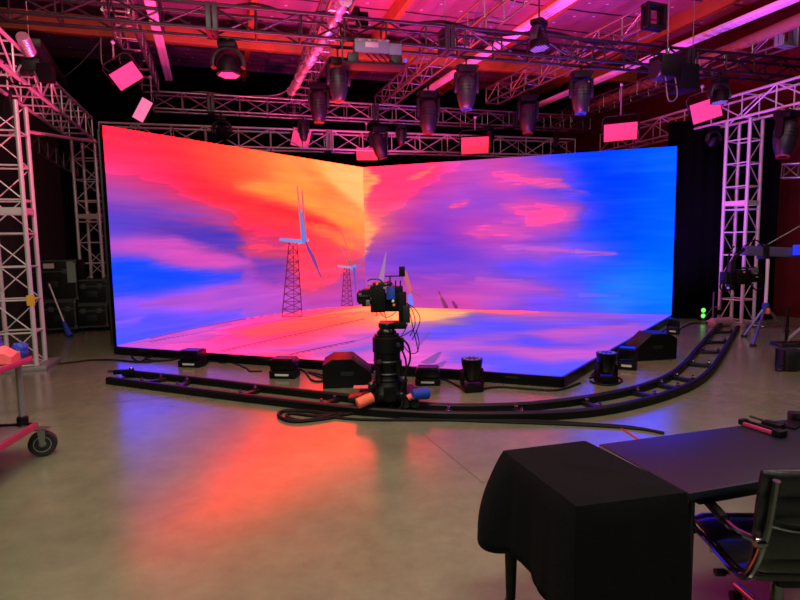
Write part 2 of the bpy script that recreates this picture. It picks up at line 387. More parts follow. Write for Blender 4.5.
# distant plain at the foot of the left screen
hz = [(117, 345), (135, 341), (165, 333.5), (200, 326), (235, 319.5), (270, 314), (300, 310.3), (335, 307), (366, 305)]
hu = np.array([w(*p) for p in hz]); hor = np.interp(U, hu[:, 0], hu[:, 1])
gc = np.array([(205, 95, 225), (215, 85, 215), (235, 75, 185), (248, 70, 140), (252, 85, 110), (255, 120, 95)], float)
gx = np.linspace(0, L1, 6); ground = np.stack([np.interp(U, gx, gc[:, k]) for k in range(3)], -1) + gb[..., None] * 30
a = np.clip((hor - W) / .02, 0, 1)[..., None]; img1 = img1 * (1 - a) + ground * a
lattice(img1, 289, 297, 243, 282, 302, 316.5, 9, .014, (112, 24, 60))
S(img1, (280, 239.5), (300, 241.5), .03, .045, (115, 150, 225)); S(img1, (298, 242), (308, 240), .05, .03, (130, 150, 220))
S(img1, (302.5, 238), (297.2, 187), .055, .022, (205, 105, 115)); S(img1, (305, 239), (302, 191), .06, .022, (200, 95, 110)); S(img1, (304, 240), (300.5, 210), .07, .02, (95, 130, 225))
S(img1, (306, 243), (313, 258), .03, .055, (120, 55, 125)); S(img1, (313, 258), (321, 277), .06, .02, (150, 60, 115)); S(img1, (308, 248), (319, 272), .05, .02, (110, 70, 160))
lattice(img1, 344, 349, 268, 341.5, 352.5, 306, 7, .014, (130, 30, 75))
S(img1, (338, 266), (351, 267.5), .025, .035, (190, 140, 190)); S(img1, (352, 268), (355, 266), .06, .04, (110, 140, 225))
S(img1, (352, 265), (341.5, 230), .035, .012, (185, 90, 100)); S(img1, (350, 264), (337, 241), .03, .012, (180, 90, 110))
S(img1, (354, 269), (356, 296), .04, .012, (90, 80, 190)); S(img1, (356, 266), (361, 264), .012, .008, (190, 110, 140))
# low fence along the plain
for i in range(22):
    x = 150 + i * 4.4; y = np.interp(x, [p[0] for p in hz], [p[1] for p in hz])
    S(img1, (x, y + 1), (x + 3.2, y + .4), .012, .012, (110, 50, 120), .6)
for i in range(10):
    x = 250 + i * 9; y = np.interp(x, [p[0] for p in hz], [p[1] for p in hz]); S(img1, (x, y + 1.4), (x + 5, y + 1.2), .010, .010, (150, 60, 110), .5)
# ---- right screen
e2, L2, U2, W2, nu2, nv2, img2 = make_wall(Cw, Rw, RIGHT, 31, RBLOB)
w2 = px_tools(Cw, e2)
def S2(a, b, r0, r1, col, al=1.): stroke(img2, U2, W2, w2(*a), w2(*b), r0, r1, col, .018, al)
S2((381, 281), (386, 253), .075, .012, (170, 120, 165)); S2((411, 292), (405, 274), .05, .07, (205, 95, 115)); S2((405, 274), (403, 268), .07, .02, (205, 95, 115))
S2((410, 296), (411, 304), .06, .06, (110, 130, 230)); S2((412, 292), (422, 297.5), .03, .01, (170, 75, 140))
S2((439, 292), (446, 307), .02, .055, (140, 50, 110)); S2((453, 302), (456, 307), .03, .05, (130, 50, 115))
for (x, y, l, c) in [(512, 223, 16, (240, 90, 175)), (530, 214, 26, (255, 80, 165)), (548, 206, 22, (248, 80, 175)), (505, 232, 30, (228, 85, 185)), (548, 250, 40, (215, 95, 205)),
                     (585, 252, 16, (200, 110, 215)), (565, 190, 14, (150, 80, 220)), (550, 180, 24, (225, 80, 185)), (600, 296, 40, (130, 105, 235)), (500, 280, 46, (215, 95, 200)), (470, 297, 60, (225, 85, 175))]:
    S2((x - l * .5, y - 1), (x + l * .5, y), .05, .01, c, .45)
# ---- stage screen
Us, Vs = None, None
ea = (Cw - Lw); eb = (Rw - Cw)
lo = V((min(p.x for p in (Lw, Cw, Rw, Fw)), 0, 0))
ns = 560; nt_ = 560
# bilinear quad  Lw, Fw, Rw, Cw
a_, b_ = np.meshgrid(np.linspace(0, 1, ns), np.linspace(0, 1, nt_), indexing='ij')
cor = [np.array(p)[:2] for p in (Lw, Fw, Rw, Cw)]
XY = ((1 - a_) * (1 - b_))[..., None] * cor[0] + (a_ * (1 - b_))[..., None] * cor[1] + (a_ * b_)[..., None] * cor[2] + ((1 - a_) * b_)[..., None] * cor[3]
T = parse(STAGE); pts = np.array([tuple(at(r[0], r[1], ZS))[:2] for r in T])
X, Y = XY[..., 0], XY[..., 1]
wx = X + .22 * fbm(X * .7, Y * .7, 51) + .15 * fbm(X * 3, Y * 2, 52); wy = Y + .22 * fbm(X * .6, Y * .5, 53) + .2 * fbm(X * 2.4, Y * 1.4, 55)
img3 = idw(wx, wy, pts[:, 0], pts[:, 1], T[:, 2:], 1., 2.2, .4)
SBLOB = """.5 .8 92 78 236|425,331 445,326 520,323 600,321 645,318 640,324 560,330 480,335 430,337
.3 .8 214 92 205|520,333 560,329 590,326 625,325 640,323 628,330 590,335 545,337
.4 .8 98 80 242|470,342 520,338 560,341 600,341 585,348 540,347 490,350 460,352
.3 .85 218 95 210|400,341 450,340 500,344 545,348 580,352 592,355 585,359 550,357 500,352 440,350 405,352
.3 .8 100 84 246|455,356 500,357 545,362 575,364 565,372 530,370 480,366 450,364
.3 .9 255 190 118|385,313 420,311 470,311.5 462,316 440,320 405,324 385,322
.3 .8 252 100 130|470,310 520,310 545,312 510,314 480,314
.3 .75 255 92 78|235,331 280,322 330,314 370,311 385,314 350,321 300,330 255,338
.3 .7 255 140 92|335,316 365,312 385,315 360,320
.3 .7 205 85 215|240,352 300,344 350,336 385,330 380,340 330,347 290,353
.25 .7 120 92 232|335,354 360,346 378,341 376,348 352,356
.25 .7 212 85 210|140,342 175,336 215,331 220,336 180,343 150,347
.3 .8 150 85 225|455,319 500,316 560,317 600,318 560,321 500,322"""
for ln in SBLOB.split('\n'):
    hd, pl = ln.split('|'); f, al, r, g, b = [float(v) for v in hd.split()]
    pp = [tuple(at(*[float(v) for v in c.split(',')], ZS))[:2] for c in pl.split()]
    blob(img3, wx, wy, pp, (r, g, b), f, al)
img3 = img3 + fbm(X * .9, Y * 2.2, 58)[..., None] * np.array((40, 18, 14.))
def S3(a, b, r0, r1, col, al):
    p, q = at(*a, ZS), at(*b, ZS); stroke(img3, X, Y, (p.x, p.y), (q.x, q.y), r0, r1, col, .02, al)
S3((335, 352), (378, 345), .12, .03, (110, 110, 220), .55); S3((345, 344), (372, 336), .05, .03, (130, 90, 190), .5)
S3((428, 362), (440, 352), .10, .03, (90, 70, 150), .6); S3((437, 366), (445, 361), .08, .03, (110, 70, 160), .6)
S3((418, 345), (430, 332), .04, .02, (120, 70, 190), .5)
def fence(p, q, n, r, col, al):
    for k in range(n):
        t0, t1 = k / n, (k + .72) / n; f = lambda t: (p[0] + (q[0] - p[0]) * t, p[1] + (q[1] - p[1]) * t)
        S3(f(t0), f(t1), r, r, col, al)
        m0 = f(t0); S3((m0[0], m0[1]), (m0[0] + 3.4, m0[1] + .9), r * .9, r * .6, col, al * .8)
fence((150, 341.5), (262, 318.5), 26, .016, (112, 45, 120), .75)
fence((222, 350.5), (366, 318), 28, .024, (120, 35, 75), .75)
fence((290, 354), (356, 340), 12, .026, (115, 40, 110), .7)
S3((264, 330), (362, 311.5), .03, .04, (150, 70, 120), .7)
S3((285, 333), (345, 322), .035, .02, (120, 50, 90), .6); S3((300, 320), (352, 312), .04, .03, (235, 60, 60), .6); S3((262, 324), (320, 316), .05, .03, (130, 90, 170), .4)
# ---- build the LED volume
def led_wall(label, o, q, e, L, nu, nv, img, mirror):
    t = thing('led_wall', label, 'led wall', (o + q) / 2 - V((0, 0, ZS)), group=None)
    base = t.location
    n = V((e.y, -e.x, 0))                       # towards the viewer
    if n.dot(CAM - base) < 0: n = -n
    o2 = o - base
    screen_mesh('screen', tuple(o2 + n * .003), tuple(e * L), (0, 0, HW), nu, nv, None, img, t)
    mid = (o + q) / 2 - base
    R = frame(e, V((-e.y, e.x, 0)), V((0, 0, 1)), V((0, 0, 0))).to_3x3()
    MB().box(mid + V((0, 0, HW / 2)) - n * .05, (L, .098, HW), R).build('cabinet_housing', M['black'], t)
    fr = MB(); k = int(L / .6)
    for i in range(k + 1):
        p = o2 + e * (L * (i + .02) / (k + .04)) - n * .16
        fr.tube([p + V((0, 0, .0)), p + V((0, 0, HW - .05))], .025, 6)
    for z in (.1, HW * .5, HW - .1):
        fr.tube([o2 - n * .16 + V((0, 0, z)), o2 + e * L - n * .16 + V((0, 0, z))], .025, 6)
    fr.build('rear_frame', M['alu_black'], t)
    MB().box(mid + V((0, 0, -ZS / 2 - .002)) - n * .06, (L, .1, ZS - .01), R).build('base_beam', M['black'], t)
    return t
led_wall('left LED wall showing a red and orange sunset sky with wind turbines', Lw, Cw, e1, L1, nu1, nv1, img1, 0)
led_wall('right LED wall showing pink clouds fading into bright blue sky', Cw, Rw, e2, L2, nu2, nv2, img2, 0)
stage = thing('led_stage', 'low LED floor stage glowing pink and violet in front of the LED walls', 'led stage', ((Lw + Rw) / 2).xy.to_3d())
sb = stage.location.copy()
# stage surface
lc = slin(img3); lc = lc * (1 + np.array((4.5, 1.5, 2.2)) * np.clip((lc - .8) / .2, 0, 1) ** 1.3)
INS = .03
me = bpy.data.meshes.new('stage_screen')
cx = XY.reshape(-1, 2).mean(0)
P = np.concatenate([XY.reshape(-1, 2) - np.array((sb.x, sb.y)), np.full((ns * nt_, 1), ZS - .004)], 1)
idx = np.arange(ns * nt_).reshape(ns, nt_)
q = np.stack([idx[:-1, :-1], idx[1:, :-1], idx[1:, 1:], idx[:-1, 1:]], -1).reshape(-1, 4)
me.vertices.add(ns * nt_); me.vertices.foreach_set('co', P.reshape(-1).astype(np.float32))
me.loops.add(q.size); me.loops.foreach_set('vertex_index', q.reshape(-1).astype(np.int32))
me.polygons.add(len(q)); me.polygons.foreach_set('loop_start', np.arange(0, q.size, 4, dtype=np.int32)); me.update(calc_edges=True)
ca = me.color_attributes.new('picture', 'FLOAT_COLOR', 'POINT')
ca.data.foreach_set('color', np.concatenate([lc.reshape(-1, 3), np.ones((ns * nt_, 1))], 1).reshape(-1).astype(np.float32))
me.materials.append(LEDM); so = bpy.data.objects.new('stage_screen', me); COL.objects.link(so); so.parent = stage
b = MB(); qd = [V((p.x - sb.x, p.y - sb.y, 0)) for p in (Lw, Fw, Rw, Cw)]
b.add([p + V((0, 0, .004)) for p in qd] + [p + V((0, 0, ZS - .008)) for p in qd], [(0, 1, 2, 3), (4, 5, 6, 7), (0, 1, 5, 4), (1, 2, 6, 5), (2, 3, 7, 6), (3, 0, 4, 7)])
b.build('stage_base', M['black'], stage)
for p, q2, nm in ((qd[0], qd[1], 'skirt'), (qd[1], qd[2], 'skirt')):
    d = (q2 - p).normalized(); n = V((d.y, -d.x, 0)); R = frame(d, -n, V((0, 0, 1)), V((0, 0, 0))).to_3x3()
    sk = MB().box((p + q2) / 2 + n * .016 + V((0, 0, (ZS - .006) / 2 + .003)), ((q2 - p).length, .03, ZS - .012), R).build(nm, M['blackgloss'], stage)
    k = int((q2 - p).length / 1.1)
    for i in range(k):
        c = p + d * ((i + .5) * (q2 - p).length / k) + n * .033
        MB().box(c + V((0, 0, .09)), (.16, .006, .022), R).build('nameplate', M['charcoal'], sk)
# ------------------------------------------------------------------ the building
def floor_material():
    m = bpy.data.materials.new('polished_concrete'); m.use_nodes = True; nt = m.node_tree; b = nt.nodes['Principled BSDF']
    tc = nt.nodes.new('ShaderNodeTexCoord')
    def noise(sc, det, rough=.6):
        n = nt.nodes.new('ShaderNodeTexNoise'); n.inputs['Scale'].default_value = sc; n.inputs['Detail'].default_value = det; n.inputs['Roughness'].default_value = rough
        nt.links.new(tc.outputs['Object'], n.inputs['Vector']); return n
    n1 = noise(.45, 6); n2 = noise(5, 8, .7); n3 = noise(1.3, 5)
    r1 = nt.nodes.new('ShaderNodeValToRGB'); r1.color_ramp.elements[0].position = .3; r1.color_ramp.elements[1].position = .7
    r1.color_ramp.elements[0].color = (*lin((92, 98, 76)), 1); r1.color_ramp.elements[1].color = (*lin((121, 127, 100)), 1)
    nt.links.new(n1.outputs['Fac'], r1.inputs[0])
    r2 = nt.nodes.new('ShaderNodeValToRGB'); r2.color_ramp.elements[0].position = .3; r2.color_ramp.elements[1].position = .72
    r2.color_ramp.elements[0].color = (.82, .82, .82, 1); r2.color_ramp.elements[1].color = (1.1, 1.1, 1.1, 1)
    nt.links.new(n2.outputs['Fac'], r2.inputs[0])
    mx = nt.nodes.new('ShaderNodeMix'); mx.data_type = 'RGBA'; mx.blend_type = 'MULTIPLY'; mx.inputs[0].default_value = 1
    nt.links.new(r1.outputs[0], mx.inputs[6]); nt.links.new(r2.outputs[0], mx.inputs[7]); nt.links.new(mx.outputs[2], b.inputs['Base Color'])
    mr = nt.nodes.new('ShaderNodeMapRange'); mr.inputs[1].default_value = .3; mr.inputs[2].default_value = .7; mr.inputs[3].default_value = FLOOR_R[0]; mr.inputs[4].default_value = FLOOR_R[1]
    nt.links.new(n3.outputs['Fac'], mr.inputs[0]); nt.links.new(mr.outputs[0], b.inputs['Roughness'])
    b.inputs['IOR'].default_value = FLOOR_IOR
    bp = nt.nodes.new('ShaderNodeBump'); bp.inputs['Strength'].default_value = .05; bp.inputs['Distance'].default_value = .02
    nt.links.new(n2.outputs['Fac'], bp.inputs['Height']); nt.links.new(bp.outputs['Normal'], b.inputs['Normal'])
    return m
FLOOR_R = (.18, .27); FLOOR_IOR = 1.75
def deck_material():
    """faced insulation under the roof deck: seams and the little fixing washers"""
    m = bpy.data.materials.new('roof_insulation'); m.use_nodes = True; nt = m.node_tree; b = nt.nodes['Principled BSDF']
    tc = nt.nodes.new('ShaderNodeTexCoord'); mp = nt.nodes.new('ShaderNodeMapping'); mp.inputs['Rotation'].default_value = (0, 0, -TH)
    nt.links.new(tc.outputs['Object'], mp.inputs['Vector'])
    vo = nt.nodes.new('ShaderNodeTexVoronoi'); vo.voronoi_dimensions = '2D'; vo.inputs['Scale'].default_value = 1.5; vo.inputs['Randomness'].default_value = .75
    nt.links.new(mp.outputs[0], vo.inputs['Vector'])
    lt = nt.nodes.new('ShaderNodeMath'); lt.operation = 'LESS_THAN'; lt.inputs[1].default_value = .055
    nt.links.new(vo.outputs['Distance'], lt.inputs[0])
    sp = nt.nodes.new('ShaderNodeSeparateXYZ'); nt.links.new(mp.outputs[0], sp.inputs[0])
    nz = nt.nodes.new('ShaderNodeTexNoise'); nz.inputs['Scale'].default_value = .8; nt.links.new(mp.outputs[0], nz.inputs['Vector'])
    a1 = nt.nodes.new('ShaderNodeMath'); a1.operation = 'MULTIPLY_ADD'; a1.inputs[1].default_value = .25
    nt.links.new(nz.outputs['Fac'], a1.inputs[0]); nt.links.new(sp.outputs['Y'], a1.inputs[2])
    md = nt.nodes.new('ShaderNodeMath'); md.operation = 'PINGPONG'; md.inputs[1].default_value = .6; nt.links.new(a1.outputs[0], md.inputs[0])
    l2 = nt.nodes.new('ShaderNodeMath'); l2.operation = 'LESS_THAN'; l2.inputs[1].default_value = .035; nt.links.new(md.outputs[0], l2.inputs[0])
    n2 = nt.nodes.new('ShaderNodeTexNoise'); n2.inputs['Scale'].default_value = 1.1; n2.inputs['Detail'].default_value = 5; nt.links.new(mp.outputs[0], n2.inputs['Vector'])
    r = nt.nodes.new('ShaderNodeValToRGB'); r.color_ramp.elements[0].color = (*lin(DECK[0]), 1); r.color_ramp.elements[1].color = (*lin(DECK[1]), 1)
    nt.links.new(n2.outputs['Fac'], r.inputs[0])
    m1 = nt.nodes.new('ShaderNodeMix'); m1.data_type = 'RGBA'; m1.inputs[7].default_value = (.03, .02, .03, 1); nt.links.new(l2.outputs[0], m1.inputs[0]); nt.links.new(r.outputs[0], m1.inputs[6])
    m2 = nt.nodes.new('ShaderNodeMix'); m2.data_type = 'RGBA'; m2.inputs[7].default_value = (.95, .95, .95, 1); nt.links.new(lt.outputs[0], m2.inputs[0]); nt.links.new(m1.outputs[2], m2.inputs[6])
    nt.links.new(m2.outputs[2], b.inputs['Base Color']); b.inputs['Roughness'].default_value = .6
    return m
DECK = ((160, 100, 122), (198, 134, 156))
SL, SR_, TB, TF = -4.3, 12.0, 18.6, -6.0
ZD = 7.18
def slab(name, m, s0, s1, t0, t1, z0, z1):
    b = MB(); b.box(st((s0 + s1) / 2, (t0 + t1) / 2, (z0 + z1) / 2), (abs(s1 - s0), abs(t1 - t0), z1 - z0), rotz(TH)); return struct(b.build(name, m))
slab('floor', floor_material(), SL - .3, SR_ + .3, TF, TB + .3, -.1, 0)
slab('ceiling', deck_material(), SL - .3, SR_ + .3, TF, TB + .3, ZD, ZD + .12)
slab('wall_back', M['wallblack'], SL - .3, SR_ + .3, TB, TB + .2, 0, ZD)
slab('wall_left', M['wallgrey'], SL - .2, SL, TF, TB, 0, ZD)
slab('wall_right', M['wall_redlit'], SR_, SR_ + .2, TF, TB, 0, ZD)
# saw cut joints in the slab
for i, (p, q, w_) in enumerate([((0, 413), (205, 394), .008), ((418, 430), (484, 484), .004)]):
    a, b_2 = at(*p), at(*q); d = (b_2 - a)
    n = V((-d.y, d.x, 0)).normalized() * w_ / 2
    mb = MB(); mb.add([a - n + V((0, 0, .001)), b_2 - n + V((0, 0, .001)), b_2 + n + V((0, 0, .001)), a + n + V((0, 0, .001))], [(0, 1, 2, 3)])
    struct(mb.build('trim_%d' % (i + 1), M['rubber']))
# roof timbers
GZ = 6.41; gp = at(220, 46, GZ); gt = gp.dot(B)
def s_of(p): return p.dot(A)
def t_of(p): return p.dot(B)
g = MB().box(st((SL + SR_) / 2, gt + .1, (GZ + ZD - .36) / 2 + .0), (SR_ - SL - .02, .17, ZD - .36 - GZ), rotz(TH), bev=.01).build('roof_girder', M['wood'])
struct(tag(g, None, None))
pz = ZD - .35
for i, px in enumerate((253, 402)):
    s = s_of(at(px, 12, pz))
    struct(MB().box(st(s, (TF + TB) / 2, pz + .174), (.13, TB - TF - .1, .348), rotz(TH)).build('roof_purlin', M['wood']))
s = s_of(at(690, 24, pz))
struct(MB().box(st(s, (TF + TB) / 2, pz + .174), (.13, TB - TF - .1, .348), rotz(TH)).build('roof_purlin', M['wood']))
s = (s_of(at(690, 24, pz)) + s_of(at(402, 12, pz))) / 2
struct(MB().box(st(s, (TF + TB) / 2, pz + .174), (.13, TB - TF - .1, .348), rotz(TH)).build('roof_purlin', M['wood']))
# black velvet curtain right of the stage
def curtain(name, label, p, q, h, m):
    L = (q - p).length; d = (q - p) / L; n = V((-d.y, d.x, 0)); t = (p + q) / 2
    k = int(L / .045); vs = []; fs = []
    for i in range(k + 1):
        x = -L / 2 + L * i / k; y = .025 * math.sin(i * 1.15) + .015 * math.sin(i * .41)
        for z in (.02, h * .5, h): vs.append(d * x + n * y * (1.1 - .3 * z / h) + V((0, 0, z)))
    for i in range(k):
        for j in range(2): fs.append((i * 3 + j, i * 3 + 3 + j, i * 3 + 4 + j, i * 3 + 1 + j))
    b = MB(); b.add(vs, fs, True); o = b.build(name, m); o.location = t
    sol = o.modifiers.new('thickness', 'SOLIDIFY'); sol.thickness = .012
    return tag(o, label, 'curtain')
cq = at(772, 320); cp = Rw + (Rw - Cw).normalized() * .02 + V((.0, .45, -ZS))
curtain('drape', 'tall black stage drape between the right LED wall and the red-lit dark wall', V((cp.x, cp.y, 0)), V((cq.x, cq.y, 0)), 4.3, M['drape'])

# ------------------------------------------------------------------ trusses
CYL = {}
def unit_cyl(r, m, n=7):
    k = (r, m.name)
    if k not in CYL:
        b = MB(); b.tube([(0, 0, 0), (0, 0, 1)], r, n); o = b.build('rod', m); CYL[k] = o.data
        bpy.data.objects.remove(o)
    return CYL[k]
def bar(name, p, q, r, m, parent, n=7):
    """one straight tube as an object of its own"""
    p, q = V(p), V(q); o = bpy.data.objects.new(name, unit_cyl(r, m, n)); COL.objects.link(o); o.parent = parent
    d = q - p; L = d.length; R = d.to_track_quat('Z', 'Y').to_matrix().to_4x4()
    o.matrix_basis = Matrix.Translation(p) @ R @ Matrix.Diagonal((1, 1, L, 1)); return o
def truss(label, p0, p1, w, h, m, side=1, bay=.62, rc=.026, rb=.013, group=None, plates=(), mp=None, up=V((0, 0, 1)), name='truss', cat='truss', batten=True, faces=(0, 1), ladder=None):
    """p0-p1 is the near lower chord; body extends h up and w to the side"""
    p0, p1 = V(p0), V(p1); L = (p1 - p0).length; x = (p1 - p0) / L
    y = up.cross(x).normalized() * side; z = x.cross(y) * side
    if z.dot(up) < 0: z = -z
    o = thing(name, label, cat, mtx=frame(x, y, z, p0) if side > 0 else Matrix(((x.x, y.x, z.x, p0.x), (x.y, y.y, z.y, p0.y), (x.z, y.z, z.z, p0.z), (0, 0, 0, 1))), group=group)
    if side < 0:                       # keep a right handed frame: measure the side along -y
        o.matrix_basis = frame(x, z.cross(x), z, p0); w = -w
    for yy in (0, w):
        for zz in (0, h): bar('chord', (0, yy, zz), (L, yy, zz), rc, m, o, 10)
    n = max(2, round(L / bay)); b = L / n; cnt = 0
    for f in faces:
        yy = (0, w)[f]
        for i in range(n + 1):
            if cnt < 98: bar('brace', (i * b, yy, 0), (i * b, yy, h), rb, m, o); cnt += 1
            if i < n and cnt < 98:
                lo_ = (i + f) % 2 == 0
                bar('brace', (i * b, yy, 0 if lo_ else h), ((i + 1) * b, yy, h if lo_ else 0), rb, m, o); cnt += 1
    if batten:
        for i in range(n + 1):
            bar('batten', (i * b, 0, 0), (i * b, w, 0), rb, m, o)
        if w and n < 45:
            for i in range(0, n + 1): bar('batten', (i * b, 0, h), (i * b, w, h), rb, m, o)
    for f in plates:
        for k in (-.045, .045):
            q = MB(); q.box((L * f + k, w / 2, h / 2), (.07, abs(w) + .07, h + .06), bev=.008)
            # open plate: four straps
            q.bm.free(); q = MB()
            for (cy, cz, sy, sz) in ((0, h / 2, .06, h + .06), (w, h / 2, .06, h + .06), (w / 2, 0, abs(w), .06), (w / 2, h, abs(w), .06)):
                q.box((L * f + k, cy, cz), (.072, sy, sz), bev=.006)
            q.build('coupling_frame', mp or m, o)
    return o
ZG, ZR = 4.84, 4.12
# near black truss
pA0, pA1 = at(-60, 6, ZG), at(880, 84, ZG)
fA = lambda px: (at(px, 6 + (px + 60) / 940 * 78, ZG) - pA0).length / (pA1 - pA0).length
truss('long black box truss crossing nearest the camera under the ceiling', pA0, pA1, .34, .33, M['alu_black'], 1, .66, .028, .016, plates=(fA(212), fA(450), fA(690)), mp=M['charcoal'])
# second truss of the grid, above the corner of the LED walls
pB0, pB1 = at(152, 108, ZG), at(590, 130, ZG)
fB = lambda px: (at(px, 108 + (px - 152) / 438 * 22, ZG) - pB0).length / (pB1 - pB0).length
truss('red-lit box truss hanging in front of the pale ring truss, mid-height', pB0, pB1, .34, .36, M['alu'], 1, .62, .024, .013, plates=(fB(211), fB(376), fB(515)), mp=M['charcoal'])
def onA(px):                      # point of the near truss line seen at column px
    return at(px, 6 + (px + 60) / 940 * 78, ZG)
def onB(px): return at(px, 108 + (px - 152) / 438 * 22, ZG)
def b_truss(label, p, q, side=1, w=.34, h=.34, m='alu', **k):
    return truss(label, p, q, w, h, M[m], side, .6, .024, .013, **k)
b_truss('truss running away at the left, holding two tilted pink panels', at(128, 12, ZG + .38), at(159, 93, ZG + .38), 1)
b_truss('red-lit truss with a crinkled white cable loom, left of the silver power box', at(368, -25, ZG + .38), at(300, 113, ZG + .38), 1)
b_truss('pink-lit truss running diagonally above the middle moving heads', at(548, -12, ZG + .38), at(388, 110, ZG + .38), 1)
b_truss('diagonal pink-lit truss ending in a black end frame at the upper right', at(664, 28, ZG + .38), at(498, 104, ZG + .38), 1, plates=(.01,), mp=M['black'])
b_truss('rightmost diagonal truss under the brown duct with a grey end frame', at(797, 45, ZG + .38), at(560, 127, ZG + .38), 1, plates=(.01,), mp=M['greenbox'])
# ring truss round the volume
rl0, rl1 = at(-22, 46, ZR), at(93, 139, ZR)
truss('side truss over the black cases, running back to the LED wall', rl0, rl1, .45, .45, M['alu_tower'], 1, .6, .028, .015)
rb0, rb1 = at(100, 143, ZR), at(575, 156, ZR)
ring_d = (rb1 - rb0).normalized()
rr0, rr1 = at(600, 152, ZR), at(860, 88, ZR)
truss('long pale truss directly behind the top edge of the LED walls', rb0, rb1, .45, .45, M['alu_tower'], 1, .75, .026, .014, plates=(.43,), mp=M['alu'])
truss('bright pink-lit truss at the right, on top of the lattice tower', rr0, rr1, .45, .45, M['alu_tower'], 1, .7, .026, .014)
# lattice towers
def tower(label, g, xdir, w, h, top, m, sx=1, sy=1, bf=0):
    z = V((0, 0, 1)); x = V(xdir).normalized(); y = z.cross(x)
    o = thing('lattice_tower', label, 'truss tower', mtx=frame(x, y, z, g))
    n = round(top / .48); b = top / n; cnt = 0
    cs = [(0, 0), (w * sx, 0), (w * sx, h * sy), (0, h * sy)]
    for c in cs: bar('chord', (*c, .06), (*c, top), .034, m, o, 10)
    for k in range(4):
        a, c = cs[k], cs[(k + 1) % 4]
        for i in range(n):
            z0, z1 = .06 + i * b, min(.06 + (i + 1) * b, top)
            if cnt < 100: bar('rung', (*a, z0), (*c, z0), .014, m, o); cnt += 1
            if k % 2 == bf:
                bar('brace', (*(a if (i + k) % 2 else c), z0), (*(c if (i + k) % 2 else a), z1), .010, m, o)
    p = MB(); p.box((w * sx / 2, h * sy / 2, .03), (w + .34, h + .34, .06), bev=.008); p.build('base_plate', M['steel'], o)
    p = MB()
    for c, c2 in zip(cs, cs[1:] + cs[:1]):
        m_ = ((c[0] + c2[0]) / 2, (c[1] + c2[1]) / 2); L_ = math.hypot(c2[0] - c[0], c2[1] - c[1]); hor_ = abs(c2[0] - c[0]) > abs(c2[1] - c[1])
        p.box((*m_, top * .6), (L_ if hor_ else .03, .03 if hor_ else L_, .09))
    p.build('coupling_frame', m, o)
    return o
dl = (rl1 - rl0).normalized()
gL = at(37, 369)
TL = tower('tall lattice tower at the left, on a steel plate behind the cart', gL, dl, .42, .5, vert(17, 100, gL), M['alu_tower'], 1, 1, 1)
tg = MB(); tg.box((-.03, -.0, 1.02), (.02, .10, .15)); 
tg.build('warning_tag', M['yellow'], TL)
gLb = at(107, 327); 
tower('lattice tower beside the left edge of the LED wall, behind road cases', gLb, -V((1, 0, 0)), .5, .42, ZR, M['alu_tower'], 1, -1)
gR = at(741, 326)
tower('pink-lit lattice tower at the far right where the track ends', gR, V((.86, .5, 0)), .45, .45, ZR - .02, M['alu_tower'], 1, 1)

# hanging rods from the roof
for i, (px, py, z0, lab) in enumerate([(627, 34, ZG + .6, 'thin hanging wire at upper right under the ceiling'), (672, 36, ZG + .5, 'wire dropping to the hoist cluster')]):
    pass
def drop_rod(p, z1, label, name='hanging_rod', r=.008, m='steel'):
    b = MB(); b.tube([(0, 0, 0), (0, 0, z1 - p.z)], r, 6); o = b.build(name, M[m]); o.location = p
    return tag(o, label, 'hanging rod', 'steel rods carrying the trusses')
for f, lb in ((.12, 'left'), (.42, 'middle'), (.72, 'right')):
    p = pA0.lerp(pA1, f) + V((0, .17, .36))
    drop_rod(p, ZD, 'thin steel rod holding the %s of the near black truss to the roof' % lb)
# pink steel strips and a duct under the roof
def long_bar(label, p, q, w, h, m, name, cat, ribs=0, group=None):
    L = (q - p).length; x = (q - p) / L; y = V((0, 0, 1)).cross(x).normalized(); z = x.cross(y)
    o = thing(name, label, cat, mtx=frame(x, y, z, p), group=group)
    b = MB(); b.box((L / 2, 0, h / 2 + .012), (L, w, h), bev=.006); b.build('channel', m, o)
    for k in range(ribs):
        yy = (k + .5) / ribs * w - w / 2; r_ = MB(); r_.box((L / 2, yy, .004), (L - .02, w / ribs * .62, .016), bev=.004); r_.build('rib', m, o)
    return o
z_ = 5.6
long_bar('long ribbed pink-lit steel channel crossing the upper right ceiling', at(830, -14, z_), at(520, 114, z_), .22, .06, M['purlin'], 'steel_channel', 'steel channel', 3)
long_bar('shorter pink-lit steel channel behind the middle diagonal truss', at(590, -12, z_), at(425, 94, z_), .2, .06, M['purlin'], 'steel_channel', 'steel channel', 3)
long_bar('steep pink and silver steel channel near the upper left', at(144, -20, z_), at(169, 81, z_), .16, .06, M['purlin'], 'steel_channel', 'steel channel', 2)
# brown duct (round)
p, q = at(840, 3, 5.5), at(590, 108, 5.5)
o = MB().tube([V((0, 0, 0)), q - p], .11, 14).build('duct', M['tan']); o.location = p; tag(o, 'round brown duct running above the rightmost diagonal truss', 'duct')
